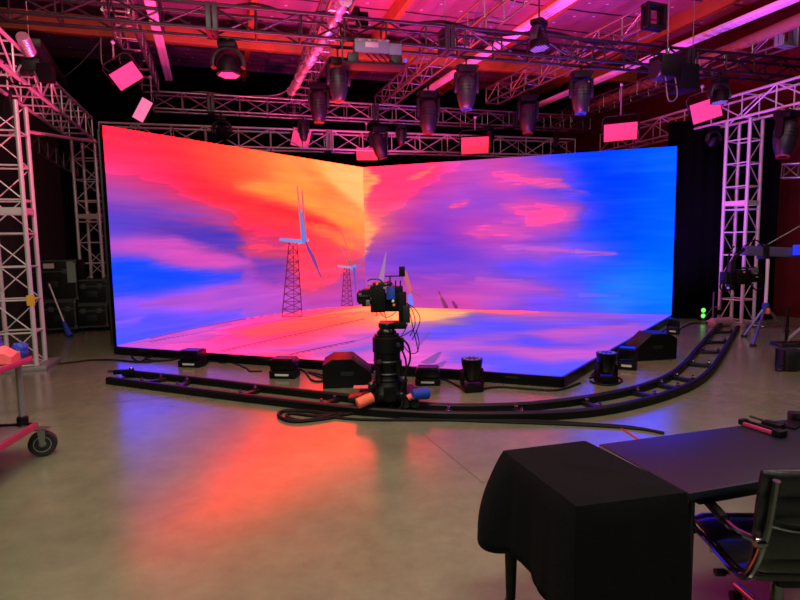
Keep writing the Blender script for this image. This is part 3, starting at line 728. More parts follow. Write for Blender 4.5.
# ------------------------------------------------------------------ hanging lamps
def vis_up(n): return n
def hang_clamp(t, z0, z1, m='alu_black'):
    b = MB(); b.tube([(0, 0, z0), (0, 0, z1)], .014, 8); b.box((0, 0, z1 + .02), (.05, .05, .06), bev=.006); b.build('clamp', M[m], t)
def spot_head(label, p, sc, lens, yaw, tilt=0., group=None, roll=0., body='charcoal', up_=None):
    """profile moving head hanging below its base; p = top of the base"""
    t = thing('moving_head_light', label, 'stage light', p, yaw, group)
    S_ = lambda v: v * sc
    b = MB(); b.box((0, 0, S_(-.055)), (S_(.29), S_(.24), S_(.11)), bev=S_(.02)); b.box((0, S_(-.132), S_(-.055)), (S_(.12), .004, S_(.04))); base = b.build('base', M['black'], t)
    for sx in (-1, 1):
        h = MB(); h.tube([(S_(.13) * sx, S_(-.1), S_(-.01)), (S_(.175) * sx, S_(-.1), S_(-.03)), (S_(.175) * sx, S_(.1), S_(-.03)), (S_(.13) * sx, S_(.1), S_(-.01))], S_(.011), 6); h.build('handle', M['black'], base)
    hang_clamp(t, -.02, (S_(.1) if up_ is None else max(up_ - .03, .02)))
    for sx in (-1, 1):
        y = MB(); y.prism([(-S_(.06), -S_(.11)), (S_(.06), -S_(.11)), (S_(.05), -S_(.36)), (0, -S_(.42)), (-S_(.05), -S_(.36))], -S_(.022), S_(.022), rotz(math.pi / 2), (S_(.17) * sx, 0, 0)); y.build('yoke_arm', M['black'], t)
    R = Matrix.Rotation(tilt, 3, 'X') @ Matrix.Rotation(roll, 3, 'Y'); c = V((0, 0, S_(-.33)))
    hb = MB(); hb.lathe([(S_(.05), S_(.19)), (S_(.11), S_(.175)), (S_(.145), S_(.12)), (S_(.158), S_(.03)), (S_(.155), S_(-.09)), (S_(.14), S_(-.20)), (S_(.112), S_(-.29)), (S_(.088), S_(-.335)), (S_(.08), S_(-.345))], c, R, 18)
    hd = hb.build('lamp_head', M[body], t)
    for k in range(3):
        f = MB(); f.lathe([(S_(.152), S_(.006)), (S_(.160), S_(.003)), (S_(.160), S_(-.003)), (S_(.152), S_(-.006))], c + R @ V((0, 0, S_(.04 - k * .05))), R, 18); f.build('cooling_ring', M['black'], hd)
    r = MB(); r.lathe([(S_(.075), S_(-.335)), (S_(.092), S_(-.33)), (S_(.092), S_(-.352)), (S_(.075), S_(-.352))], c, R, 18); r.build('lens_ring', M[lens], hd)  # rim's reflection of the LED walls is its material's own glow
    l = MB(); l.lathe([(S_(.076), S_(-.35)), (S_(.05), S_(-.358)), (0.0, S_(-.362))], c, R, 16); l.build('lens', M['glass'], hd)
    return t
def wash_head(label, p, sc, led, yaw, tilt, body='charcoal', group=None, up_=None):
    """LED wash: round head in a horseshoe yoke below its base"""
    t = thing('wash_light', label, 'stage light', p, yaw, group); S_ = lambda v: v * sc
    b = MB(); b.box((0, 0, S_(-.045)), (S_(.24), S_(.2), S_(.09)), bev=S_(.02)); b.build('base', M['black'], t); hang_clamp(t, -.02, (S_(.1) if up_ is None else max(up_ - .03, .02)))
    y = MB(); pts = [V((S_(.2) * math.cos(a), 0, S_(-.29) + S_(.2) * math.sin(a))) for a in np.linspace(-.25, math.pi + .25, 20)]
    for off in (-.035, 0, .035): y.tube([q + V((0, S_(off), 0)) for q in pts], S_(.032), 8)
    y.build('yoke', M[body], t)
    R = Matrix.Rotation(tilt, 3, 'X'); c = V((0, 0, S_(-.31)))
    h = MB(); h.lathe([(0.0, S_(.12)), (S_(.08), S_(.11)), (S_(.13), S_(.05)), (S_(.155), S_(-.06)), (S_(.158), S_(-.12)), (S_(.15), S_(-.125))], c, R, 20); hd = h.build('lamp_head', M['black'], t)
    f = MB(); f.lathe([(S_(.148), S_(-.124)), (0.0, S_(-.126))], c, R, 20); fc = f.build('lens_plate', M['blackgloss'], hd)
    k = MB()
    n = 0
    for i in range(-3, 4):
        for j in range(-3, 4):
            x, yv = S_(.042) * (i + .5 * (j % 2)), S_(.037) * j
            if math.hypot(x, yv) < S_(.135):
                v = [R @ V((x + S_(.016) * math.cos(a), yv + S_(.016) * math.sin(a), S_(-.13))) + c for a in np.linspace(0, 2 * math.pi, 7)[:-1]]
                k.add(v, [tuple(range(6))])
    o = k.build('led_cluster', M[led], fc); o['kind'] = 'stuff'
    return t
def px_h(px_len, d): return px_len * d / F
def place_head(px, py, d): return dep(px, py, d)
# big bullet shaped heads: (column, row of base top, row of lens, distance)
def under(px, row, z, y0):
    """top of a lamp hung below the chord seen at (px, row, height z); y0 is the row of the lamp's base; also the drop"""
    c = at(px, row if row is not None else 60, z)
    if row is None: c = onA(px + (px - 240) * .032) + (pA1 - pA0).normalized().cross(V((0, 0, -1))) * .34
    zz = min(vert(px, y0, c), z - .05); return V((c.x, c.y, zz)), z - zz
PG = 'profile moving heads on the trusses'
# column, row of the chord, its height, row of base top, row of lens
HEADS = [(338, None, ZG, 59, 102, 'redglint', 'black bullet-shaped moving head below the silver power box', .35, 0),
         (318, 78, ZG + .38, 84, 123, 'redglint', 'black moving head hanging left of and lower than the one under the power box', .1, 0),
         (467, None, ZG, 66, 110, 'blueglint', 'dark grey moving head at the centre under the near truss with a blue glint on its lens rim', .1, 0),
         (428, 87, ZG + .38, 92, 134, 'redglint', 'moving head hanging on the middle diagonal truss over the red part of the wall', .1, 0),
         (528, 89, ZG + .38, 96, 134, 'redglint', 'dim moving head with a pink glint at its edge, under the diagonal truss right of centre', .0, 0),
         (582, None, ZG, 72, 114, 'blueglint', 'moving head under the pink channel, nearest the right diagonal truss', -.1, 0),
         (303, 116, ZG, 120, 141, 'redglint', 'small shadowed moving head in front of the pink panel left of centre', .2, 0),
         (401, 121, ZG, 125, 145, 'redglint', 'small purple-tinted moving head just right of the wall corner', .2, 0),
         (489, 124, ZG, 127, 147, 'redglint', 'small dim moving head overlapping the middle red panel', .2, 0),
         (378, 121, ZG, 127, 160, 'redglint', 'silver-backed moving head tilted beside the red panel over the wall corner', .3, -.3),
         (787, 107, ZR, 111, 158, 'redglint', 'large dark moving head at the far right edge, seen against the red-lit dark wall', .5, .15)]
for px, row, z, y0, y1, ln, lab, yw, rl in HEADS:
    p, drop = under(px, row, z, y0); d = (p - CAM).dot(_d); sc = px_h(y1 - y0, d) / .70
    t = spot_head(lab, p, sc, ln, yw, group=PG, roll=rl, up_=drop)
for px, row, z, y0, y1, led, lab, yw, tl, bd in [
        (227, None, ZG, 38, 73, 'pinkled', 'round wash light with pink diodes in a horseshoe yoke, upper left of centre', .1, -.05, 'charcoal'),
        (221, 113, ZG, 117, 138, 'redglint', 'small unlit wash light in front of the pale ring truss, left half', .1, .9, 'charcoal'),
        (720, 73, ZG, 79, 104, 'violetled', 'wash light with violet diodes in front of the upper right pink panel', .2, -.1, 'charcoal'),
        (714, 126, ZR, 128, 145, 'redglint', 'little wash light hanging below the pink-lit right truss', .2, .9, 'charcoal'),
        (556, 129, ZG, 137, 152, 'redglint', 'tiny wash light hung on a short chain over the blue part of the wall', 1.2, .6, 'charcoal')]:
    p, drop = under(px, row, z, y0); d = (p - CAM).dot(_d); sc = px_h(y1 - y0, d) / .47
    wash_head(lab, p, sc, led, yw, tl, bd, up_=drop)
p, drop = under(539, 24, ZG + .38, 26); d = (p - CAM).dot(_d)
wash_head('pale-backed wash light with lilac diodes in front of the near truss', V((p.x, p.y, vert(539, 20, p))), px_h(30, d) / .47, 'violetled', .9, -.1, 'charcoal', up_=.4)
# ---- soft panels: centre, distance, width and height in pixels, tilt in the picture, emitter
def panel(label, px, py, d, wp, hp, roll, em, tip, turn, zt_=None):
    c = dep(px, py, d); view = ray(px, py).normalized()
    n = -view                                          # faces the viewer, then is tipped down and turned
    rt = (_x * math.cos(roll) - _u * math.sin(roll)).normalized(); rt = (rt - n * rt.dot(n)).normalized()
    up = n.cross(rt)
    Rt = Matrix.Rotation(turn, 3, up) ; n = Rt @ n; rt = Rt @ rt
    Rp = Matrix.Rotation(tip, 3, rt); n = Rp @ n; up = Rp @ up
    w, h = px_h(wp, d) / max(.3, math.cos(turn)), px_h(hp, d) / max(.3, math.cos(tip))
    t = thing('soft_panel_light', label, 'panel light', mtx=frame(rt, up, n, c), group='pink soft panels round the volume')
    b = MB(); b.box((0, 0, -.055), (w + .03, h + .03, .1), bev=.012); b.build('housing', M['black'], t)
    b = MB(); b.box((0, 0, .0), (w, h, .012)); b.build('diffuser', M[em], t)
    y = MB(); y.tube([(-w / 2 - .035, 0, -.06), (-w / 2 - .035, h / 2 + .1, -.06), (-w / 2 + .04, h / 2 + .16, -.06), (w / 2 - .04, h / 2 + .16, -.06), (w / 2 + .035, h / 2 + .1, -.06), (w / 2 + .035, 0, -.06)], .013, 8)
    y.build('yoke', M['alu_black'], t)
    y = MB(); top0 = V((0, h / 2 + .15, -.06)); m3 = frame(rt, up, n, V((0, 0, 0))).to_3x3(); wz = (c + m3 @ top0).z; wu_ = m3.transposed() @ V((0, 0, max(.12, (zt_ if zt_ else wz + .25) - wz - .03)))
    y.tube([top0, top0 + wu_], .018, 8); y.box(top0 + wu_, (.06, .06, .06), bev=.01); y.build('clamp', M['steel'], t)
    for s in (-1, 1):
        y = MB(); y.lathe([(.03, -.012), (.03, .012)], (s * (w / 2 + .045), 0, -.06), Matrix.Rotation(math.pi / 2, 3, 'Y'), 10); y.build('tilt_knob', M['black'], t)
    return t
panel('pink panel tilted steeply at the upper left, larger of the pair on the left truss', 126.5, 76, 9.6, 26, 17, -.55, 'pinkpanel', .35, .0, ZG + .38)
panel('pale pink panel standing almost on edge beside the left end of the second truss', 142.5, 110, 11.4, 10.5, 22, .52, 'pinkpale', .2, .0, ZG + .38)
panel('hot pink panel partly behind a small moving head over the orange cloud', 301, 138, 14.0, 17.5, 17, .22, 'pinkpanel', .2, .15, ZG)
panel('red panel directly above the corner where the two LED walls meet', 367, 154, 14.4, 21, 12, .0, 'redpanel', .35, -.1, ZG)
panel('red panel hanging over the pink clouds right of the wall corner', 475, 145.5, 13.9, 27, 16, -.05, 'redpanel', .3, .1, ZG)
panel('pink panel with a bent yoke above the blue end of the wall', 620.5, 132, 12.6, 31, 16.5, -.10, 'pinkpanel', .3, .1, ZG + .38)
panel('largest pink panel, tilted, below the violet wash light at the right', 706, 110.5, 11.0, 26, 19, -.32, 'pinkpanel', .3, .1, ZR + .45)
# ---- silver power box and hoist on the near truss
pp = dep(372, 53, 8.55)
t = thing('power_distribution_box', 'silver electrical box on a tray hanging from the near truss', 'electrical box', pp, .18)
b = MB(); b.box((-.02, 0, .06), (.52, .3, .2), bev=.015); b.build('housing', M['grey'], t)
b = MB(); b.box((.34, 0, .03), (.2, .26, .17), bev=.012); b.build('side_module', M['grey'], t)
b = MB(); b.box((-.02, -.158, .07), (.2, .012, .08), bev=.004); b.build('cover_plate', M['steel'], t)
for x in (-.2, -.06, .1, .22):
    b = MB(); b.box((x, -.158, .13), (.05, .014, .03)); b.build('latch', M['alu_dull'], t)
b = MB(); b.box((0, 0, -.2), (.95, .36, .03), bev=.006); b.build('tray', M['black'], t)
b = MB(); b.box((-.3, 0, -.11), (.16, .26, .14), bev=.01); b.build('transformer', M['charcoal'], t)
b = MB(); b.box((.36, 0, -.12), (.17, .26, .14), bev=.01); b.build('breaker_module', M['charcoal'], t)
for x in (-.45, .45):
    b = MB(); b.box((x, 0, .0), (.02, .05, .4)); b.build('hanger', M['alu_black'], t)
for k in range(4):
    b = MB(); x = -.1 + k * .1; b.tube(spline([(x, -.1, -.05), (x + .05, -.16, -.12), (x + .12, -.12, -.17)], 5), .009, 6); b.build('cable', M['cable'], t)
b = MB(); b.lathe([(.0, -.03), (.022, -.02), (.026, .01), (.0, .035)], (.5, -.1, -.12), None, 10); b.build('indicator', M['bulb'], t)
def hoist(label, p, sc=1.):
    t = thing('chain_hoist', label, 'hoist', p, .3)
    b = MB(); b.box((0, 0, 0), (.3 * sc, .2 * sc, .22 * sc), bev=.03); b.build('motor_body', M['black'], t)
    b = MB(); b.lathe([(.0, .2 * sc), (.09 * sc, .19 * sc), (.1 * sc, 0), (.09 * sc, -.02), (0, -.03)], (-.15 * sc, 0, -.05), Matrix.Rotation(math.pi / 2, 3, 'Y') , 14); b.build('motor_drum', M['charcoal'], t)
    b = MB(); b.tube(spline([(.06, -.1, -.1), (.1, -.14, -.3 * sc), (-.08, -.14, -.34 * sc), (-.13, -.1, -.08)], 6), .011, 6); b.build('chain_loop', M['alu_dull'], t)
    b = MB(); b.tube([(0, 0, .1 * sc), (0, 0, ZD - p.z - .02)], .007, 8); b.build('chain', M['steel'], t)
    b = MB(); b.lathe([(.03, 0), (.034, .1), (.03, .12)], (0, 0, .13 * sc), None, 10); b.build('hook', M['chrome'], t)
    b = MB(); b.box((.2 * sc, 0, -.1 * sc), (.22 * sc, .24 * sc, .26 * sc), bev=.02); b.build('chain_bag', M['cloth'], t)
    b = MB(); b.tube(spline([(-.2, -.12, .05), (-.3, -.2, -.1), (-.2, -.2, -.3), (.05, -.2, -.33)], 6), .012, 6); b.build('control_cable', M['cable'], t)
    return t
hoist('dark chain hoist bundle hanging from the near truss at the upper right', dep(667, 68, 9.6), 1.65)
hoist('chain hoist above the silver power box at the top of the photo', dep(352, 14, 8.9), .8)
hoist('small hoist cluttered with cables between the two left truss chords', dep(128, 55, 9.9), .75)
hoist('dark hoist on the side truss at the upper left edge', dep(31, 66, 8.0), .9)
# grey crinkled duct sleeve and its pipe, upper left
p = dep(22, 36, 7.6); q = dep(30, 53, 7.9)
o = MB(); pts = [p.lerp(q, k / 14) for k in range(15)]; c0 = pts[0].copy()
o.tube([v - c0 for v in pts], [.075 + .012 * (k % 2) for k in range(15)], 12); o = o.build('flexible_duct', M['foil']); o.location = c0
tag(o, 'crumpled silver flexible sleeve over the side truss at the upper left', 'duct')
p = dep(33, 42, 8.6); q = dep(62, 84, 11.2); o = MB().box((0, 0, 0), (.2, (q - p).length, .12), bev=.01).build('cable_tray', M['charcoal'])
o.location = (p + q) / 2; o.rotation_euler = (q - p).to_track_quat('Y', 'Z').to_euler(); tag(o, 'dark grey cable tray sloping behind the side truss at the upper left', 'cable tray')
# white crinkled loom along the red-lit truss
p = at(346, 0, ZG + .36); q = at(291, 92, ZG + .36); L = (q - p).length; n = int(L / .09); rs = random.Random(3)
o = MB(); o.tube([(q - p) * (k / n) + V((rs.uniform(-.012, .012), 0, rs.uniform(-.01, .01))) for k in range(n + 1)], [.05 + (.05 if k % 3 == 0 else -.006) + rs.uniform(-.01, .01) for k in range(n + 1)], 10)
o = o.build('cable_loom', M['foil']); o.location = p; tag(o, 'crinkled white wrapped cable loom running up the red-lit truss', 'cable loom')
# swags of black cable on the trusses
def swag(label, pts, r=.014, m='cable', name='cable', cat='cable', group=None, n=8):
    pts = spline(pts, n); c = pts[0].copy(); o = MB().tube([p - c for p in pts], r, 6).build(name, M[m]); o.location = c
    return tag(o, label, cat, group)
swag('black cable draped along the top of the near truss, left of centre', [onA(x) + V((0, .1, .38 + .05 * math.sin(x * .08))) for x in range(210, 345, 15)], .02)
swag('thick black cable draped along the top of the near truss, right of centre', [onA(x) + V((0, .12, .38 + .06 * math.sin(x * .06))) for x in range(400, 640, 20)], .024)
swag('grey cable draped along the second truss left of the red-lit truss', [onB(x) + V((0, .1, .40 + .03 * math.sin(x * .1))) for x in range(165, 380, 18)], .02, 'alu_dull')
swag('thin cable hanging from the left truss to the tilted pink panel', [dep(101, 38, 10), dep(101, 55, 10), dep(103, 66, 10), dep(109, 71, 9.9)], .012, 'alu_dull')
swag('thin taut wire running diagonally across the dark upper left', [dep(101, 40, 10.4), dep(82, 62, 10.6), dep(61, 80, 10.8)], .008, 'alu_dull')
swag('thin pale cable curving up to the red-lit truss', [dep(268, 96, 13), dep(280, 94, 13), dep(290, 88, 13), dep(300, 78, 12.6)], .014, 'alu_dull')
swag('thin black wire sagging under the red ceiling right of centre', [dep(400, 22, 10.6), dep(440, 25, 10.6), dep(470, 21, 10.6), dep(498, 8, 10.6)], .010)
# ------------------------------------------------------------------ track, floor lamps and cables
FR_px = [(108, 379), (200, 391), (290, 402), (355, 409), (430, 414), (500, 415), (560, 413.5), (605, 409), (645, 400.5), (675, 391), (697, 381), (712, 368), (724, 350), (738, 326)]
BK_px = [(124, 371.5), (200, 379.5), (270, 388), (350, 397), (430, 406), (500, 406.5), (550, 403), (600, 396), (640, 387), (668, 376), (685, 363), (697, 349), (709, 335), (721, 323)]
FR = spline([at(x, y + 2, .035) for x, y in FR_px], 8); BK = spline([at(x, y + 2, .035) for x, y in BK_px], 8)
trk = thing('dolly_track', 'black curved camera dolly track lying around the LED stage', 'dolly track', (FR[0].x, FR[0].y, 0)); c = trk.location.copy()
def rail(pts):
    b = MB(); vs = []; n = len(pts)
    for i, p in enumerate(pts):
        t = (pts[min(i + 1, n - 1)] - pts[max(i - 1, 0)]); t.z = 0; t.normalize(); s = V((-t.y, t.x, 0))
        for (a, z) in ((-.035, .006), (-.035, .075), (-.02, .09), (.02, .09), (.035, .075), (.035, .006)): vs.append(V((p.x, p.y, 0)) + s * a + V((0, 0, z)) - c)
    fs = [tuple(range(6)), tuple(range((n - 1) * 6, n * 6))]
    for i in range(n - 1):
        for j in range(6): fs.append((i * 6 + j, i * 6 + (j + 1) % 6, (i + 1) * 6 + (j + 1) % 6, (i + 1) * 6 + j))
    b.add(vs, fs); return b.build('rail', M['rail'], trk)
rail(FR); rail(BK)
def near(pts, p): return min(pts, key=lambda q: (q - p).length)
SLP = [(150, 383), (180, 386), (250, 394), (330, 402), (445, 414), (520, 412), (590, 406), (643, 395), (672, 388), (684, 379.5), (706, 366), (718, 353), (725, 343), (732, 333)]
for i, (x, y) in enumerate(SLP):
    p = at(x, y, .03); a, b_ = near(FR, p), near(BK, p); d = (b_ - a); L = d.length
    R = frame(d.normalized(), V((0, 0, 1)).cross(d.normalized()), V((0, 0, 1)), V((0, 0, 0))).to_3x3()
    m_ = (a + b_) / 2; m_ = V((m_.x, m_.y, .028)) - c
    sl = MB().box(m_, (L, .07, .04), R, bev=.006).build('sleeper', M['alu_black'], trk)
    for k in (-.28, .28):
        MB().lathe([(.022, 0), (.022, .03), (.012, .04), (.012, .055)], m_ + R @ V((k * L, 0, .02)), None, 10).build('levelling_bolt', M['chrome'], sl)
# end stop clamp at the left end
p = at(124, 374, .07); o = thing('track_clamp', 'small black metal clamp sitting on the left end of the dolly track', 'clamp', p, .1)
MB().box((0, 0, .03), (.26, .07, .06), bev=.012).build('body', M['black'], o)
MB().tube([(-.13, 0, .04), (-.2, 0, .045)], .018, 10).build('handle', M['chrome'], o)
MB().lathe([(.03, 0), (.03, .03), (.015, .05)], (.1, 0, .04), None, 12).build('knob', M['chrome'], o)

# floor lamps pointing up at the roof
def floor_head(label, px, pyb, hpx, col, en):
    g = at(px, pyb); d = (g - CAM).dot(_d); sc = px_h(hpx, d) / .40
    t = thing('floor_moving_head', label, 'stage light', g, .2, 'upward moving heads on the floor'); S_ = lambda v: v * sc
    MB().box((0, 0, S_(.05)), (S_(.24), S_(.2), S_(.09)), bev=S_(.02)).build('base', M['black'], t)
    for sx in (-1, 1):
        y = MB(); y.prism([(-S_(.045), S_(.08)), (S_(.045), S_(.08)), (S_(.05), S_(.24)), (0, S_(.28)), (-S_(.05), S_(.24))], -S_(.014), S_(.014), rotz(math.pi / 2), (S_(.125) * sx, 0, 0)); y.build('yoke_arm', M['black'], t)
    h = MB(); h.lathe([(0, S_(.12)), (S_(.07), S_(.125)), (S_(.1), S_(.18)), (S_(.112), S_(.27)), (S_(.13), S_(.37)), (S_(.13), S_(.40)), (S_(.115), S_(.40))], (0, 0, 0), None, 20); hd = h.build('lamp_head', M['blackgloss'], t)
    MB().lathe([(S_(.116), S_(.397)), (0, S_(.400))], (0, 0, 0), None, 20).build('lens', M['grey'], hd)
    for k in range(10):
        a = k * .628; MB().lathe([(S_(.018), 0), (S_(.018), S_(.008)), (0, S_(.01))], (S_(.09) * math.cos(a), S_(.09) * math.sin(a), S_(.399)), None, 8).build('led', M['dimled'], hd)
    uplight(t, (0, 0, S_(.43)), col, en)
    return t
UPS = []
def uplight(t, loc, col, en, ang=130, back=.0):
    l = bpy.data.lights.new('lamp_beam', 'SPOT'); l.energy = en * UPK; l.color = col; l.spot_size = math.radians(ang); l.spot_blend = .8; l.shadow_soft_size = .08
    o = bpy.data.objects.new('lamp_beam', l); COL.objects.link(o); o.parent = t; o.location = loc; o.rotation_euler = (math.pi - back, 0, -t.rotation_euler.z); UPS.append(o)
UPK = 4.2
MAG, RED, VIO = (1, .07, .34), (1, .05, .20), (.42, .08, 1.)
floor_head('moving head standing on the floor in front of the stage, nearest the camera', 472, 391, 33, MAG, 520)
floor_head('moving head standing on the floor by the right front corner of the stage', 606, 383, 31, VIO, 300)
def flood(label, px, pyb, wp, hp, yaw, col, en, m='black', tilt=0):
    g = at(px, pyb); d = (g - CAM).dot(_d); w, h = px_h(wp, d), px_h(hp, d)
    t = thing('floor_flood_light', label, 'flood light', g, yaw, 'flood lights along the stage edge')
    MB().box((0, 0, h * .2), (w * .95, w * .62, h * .40), bev=.015).build('base', M['black'], t)
    MB().box((0, -w * .315, h * .2), (w * .5, .008, h * .1)).build('label_plate', M['label'], t)
    for sx in (-1, 1): MB().box((sx * w * .44, 0, h * .5), (.02, w * .3, h * .4), bev=.006).build('bracket', M['black'], t)
    hd = MB().box((0, 0, h * .72), (w * .86, w * .7, h * .5), Matrix.Rotation(tilt, 3, 'X'), bev=.02).build('lamp_head', M['blackgloss'], t)
    MB().box((0, 0, h * .98), (w * .74, w * .58, .012), Matrix.Rotation(tilt, 3, 'X')).build('lens', M['glass'], hd)
    uplight(t, (0, 0, h * 1.06), col, en, 130, .5)
    return t
flood('black flood light on the floor before the stage skirt, farthest left', 193, 366, 25, 17, -.2, RED, 420)
flood('black flood light left of the big wedge speaker before the stage', 285, 377, 28, 20, -.15, RED, 520)
flood('black flood light just right of the camera column before the stage', 428, 384, 26, 18, -.1, MAG, 460)
flood('black flood light with a white label beside the right stage edge', 627, 369, 19, 22, -.5, VIO, 280)
flood('black flood light far back at the right rear corner of the stage', 673, 334, 12, 16, -.6, VIO, 240)
# wedge monitors
def wedge(label, px, pyb, wp, dp, hp, yaw, group='wedge speakers by the stage'):
    g = at(px, pyb); d = (g - CAM).dot(_d); w, h = px_h(wp, d), px_h(hp, d)
    t = thing('wedge_speaker', label, 'speaker', g, yaw, group)
    MB().prism([(-dp / 2, 0.005), (dp / 2, 0.005), (dp / 2, h * .45), (dp * .1, h), (-dp * .3, h), (-dp / 2, h * .8)], -w / 2, w / 2, rotz(math.pi / 2)).build('cabinet', M['black'], t)
    R = rotz(math.pi / 2); 
    b = MB(); b.add([R @ V(v) for v in [(dp / 2 + .001, -w * .45, h * .48), (dp / 2 + .001, w * .45, h * .48), (dp * .12, w * .45, h * 1.0), (dp * .12, -w * .45, h * 1.0)]], [(0, 1, 2, 3)])
    o = b.build('grille', M['rubber'], t); s = o.modifiers.new('t', 'SOLIDIFY'); s.thickness = .012
    for sx in (-1, 1):
        MB().box((sx * (w / 2 + .003), 0, h * .5), (.008, .16, .05), bev=.003).build('handle', M['charcoal'], t)
    for k in (.25, .6):
        MB().box((0, -dp / 2 - .003, h * k), (w * .3, .006, .02)).build('slot', M['charcoal'], t)
    return t
wedge('large black wedge speaker lying at the front edge of the stage', 348, 383, 40, .60, 28, -1.50)
wedge('black wedge speaker with a sloping top at the right edge of the stage', 650, 358, 24, .62, 26, 1.75)
# cables on the floor
def floor_cable(label, px, r=.013, z=None, m='cable', group=None):
    pts = spline([at(x, y, (z if z is not None else r)) for x, y in px], 7); c_ = pts[0].copy()
    o = MB().tube([p - c_ for p in pts], r, 6).build('floor_cable', M[m]); o.location = c_; return tag(o, label, 'cable', group)
floor_cable('thick black cable looping on the floor left of the camera dolly', [(368, 404), (345, 412), (318, 419), (292, 421), (279, 416), (284, 411), (305, 411), (330, 414), (352, 413), (370, 405)], .02)
floor_cable('second loop of black cable inside the first, left of the camera dolly', [(366, 408), (335, 417), (305, 420.5), (287, 417), (292, 413.5), (320, 416), (355, 411)], .016)
floor_cable('long black cable running along the front of the dolly track to the right', [(322, 416), (360, 419.5), (420, 420), (480, 420), (540, 421), (590, 424), (630, 427), (664, 433)], .014)
floor_cable('second long cable lying just behind the front one, right of the dolly', [(400, 418), (460, 420.5), (530, 423), (590, 425.5), (640, 429), (662, 433)], .013)
floor_cable('thin cable crossing the floor from the left tower to the stage corner', [(57, 364), (75, 362), (92, 360), (115, 360), (140, 362), (158, 361), (172, 360)], .014)
floor_cable('tangle of cable at the left front corner of the stage', [(131, 353), (133, 358), (140, 361.5), (150, 357), (165, 355.5), (180, 356), (176, 359), (160, 360.5), (145, 359), (152, 355), (170, 355)], .014)
floor_cable('cable tangle between the first two flood lights', [(205, 362), (215, 361), (222, 363), (230, 362), (246, 368), (250, 371), (262, 371)], .011)
floor_cable('cable tangle left of the large wedge speaker', [(297, 368), (305, 372), (312, 380), (322, 381), (330, 378), (318, 374), (308, 372), (320, 377), (333, 381)], .012)
floor_cable('cable along the skirt from the flood light to the nearest moving head', [(438, 378), (446, 380), (458, 386), (466, 389), (480, 389), (500, 387), (530, 389), (558, 390), (580, 383)], .013)
floor_cable('cable coil around the right corner moving head', [(590, 381), (598, 384), (612, 385), (622, 381), (616, 377), (604, 379), (592, 376), (596, 371)], .012)
for k, dy in enumerate((0, 2.2, 4.4)):
    floor_cable(('loose cable closest to the right stage skirt', 'loose cable in the middle of the bundle along the right stage edge', 'loose cable on the outside of the bundle along the right stage edge')[k], [(590 + dy * 2, 378 + dy * .4), (612 + dy, 364 + dy), (622 + dy * 2, 354 + dy * .6), (640 + dy, 344 + dy), (655 + dy * 2, 336 + dy * .5), (668 + dy, 328 + dy * .6)], .013)
floor_cable('cable curl behind the right wedge speaker', [(664, 356), (671, 354), (675, 357), (670, 359), (664, 357)], .012)
floor_cable('cable running from the rear flood light towards the lattice tower', [(678, 330), (690, 324), (700, 323), (715, 322.5), (722, 322)], .014)
floor_cable('red cable strip on the floor under the long black cables', [(610, 423), (622, 429), (640, 440)], .006, m='redcord')

# ------------------------------------------------------------------ camera dolly
gb_ = at(388, 407); dz = (gb_ - CAM).dot(_d)
def bp(px, py, dd=0): return dep(px, py, dz + dd) - gb_
dol = thing('camera_dolly', 'black camera dolly with a thick column standing on the track', 'camera dolly', gb_)
k_ = dz / F                                                     # metres per pixel at the dolly
U_ = lambda n: n * k_
MB().box((0, .02, .15), (U_(52), .5, .07), bev=.02).build('platform', M['black'], dol)
for (sx, sy) in ((-1, -1), (1, -1), (-1, 1), (1, 1)):
    wt = MB(); wt.box((sx * U_(22), .02 + sy * .2, .11), (.16, .1, .09), bev=.015); tr = wt.build('wheel_truck', M['black'], dol)
    for s2 in (-1, 1):
        MB().lathe([(.02, -.02), (.045, -.02), (.05, 0), (.045, .02), (.02, .02)], (sx * U_(22) + s2 * .05, .02 + sy * .2 - .04, .10), Matrix.Rotation(math.pi / 2, 3, 'X'), 14).build('wheel', M['rubber'], tr)
MB().lathe([(U_(19), .12), (U_(20), .18), (U_(16), .24), (U_(14), .30)], (0, 0, 0), None, 24).build('turntable', M['black'], dol)
zc = lambda py: vert(388, py, gb_)
MB().lathe([(U_(13.2), .26), (U_(13.4), zc(378)), (U_(12.6), zc(377)), (U_(12.6), zc(364)), (U_(13.2), zc(363)), (U_(13.2), zc(352)), (U_(14.2), zc(351)), (U_(14.2), zc(337)), (U_(12.2), zc(336)), (U_(12.2), zc(334)), (U_(9.5), zc(333.5)), (U_(9.5), zc(331))], (0, 0, 0), None, 28).build('column', M['black'], dol)
for (x0, y0, x1, y1, dd) in ((374, 337, 378, 352, -.1), (399, 338, 404, 350, -.1), (376, 366, 381, 384, -.15), (396, 360, 402, 376, -.12), (384, 388, 396, 402, -.26), (370, 384, 377, 400, -.16), (400, 380, 407, 400, -.14)):
    MB().box(bp((x0 + x1) / 2, (y0 + y1) / 2, dd), (U_(x1 - x0), .08, U_(y1 - y0)), bev=.01).build('side_module', M['blackgloss'], dol)
for z in (zc(385), zc(372), zc(360)):
    MB().lathe([(U_(13.4), -.012), (U_(14), 0), (U_(13.4), .012)], (0, 0, z), None, 24).build('clamp_band', M['charcoal'], dol)
MB().lathe([(U_(9), zc(333)), (U_(8.2), zc(330)), (U_(7), zc(328.5)), (U_(8.4), zc(326.5)), (U_(8.4), zc(324)), (U_(7.6), zc(322.5))], (0, 0, 0), None, 20).build('bowl_mount', M['blackgloss'], dol)
for i, (x, y, r) in enumerate([(372, 386, 4), (404, 380, 3.5), (374, 398, 4), (402, 396, 4), (398, 345, 2.5), (380, 362, 2.5)]):
    MB().lathe([(U_(r), -.02), (U_(r), .02), (U_(r * .6), .035)], bp(x, y, -.2), Matrix.Rotation(math.pi / 2, 3, 'X'), 12).build('knob', M['charcoal'], dol)
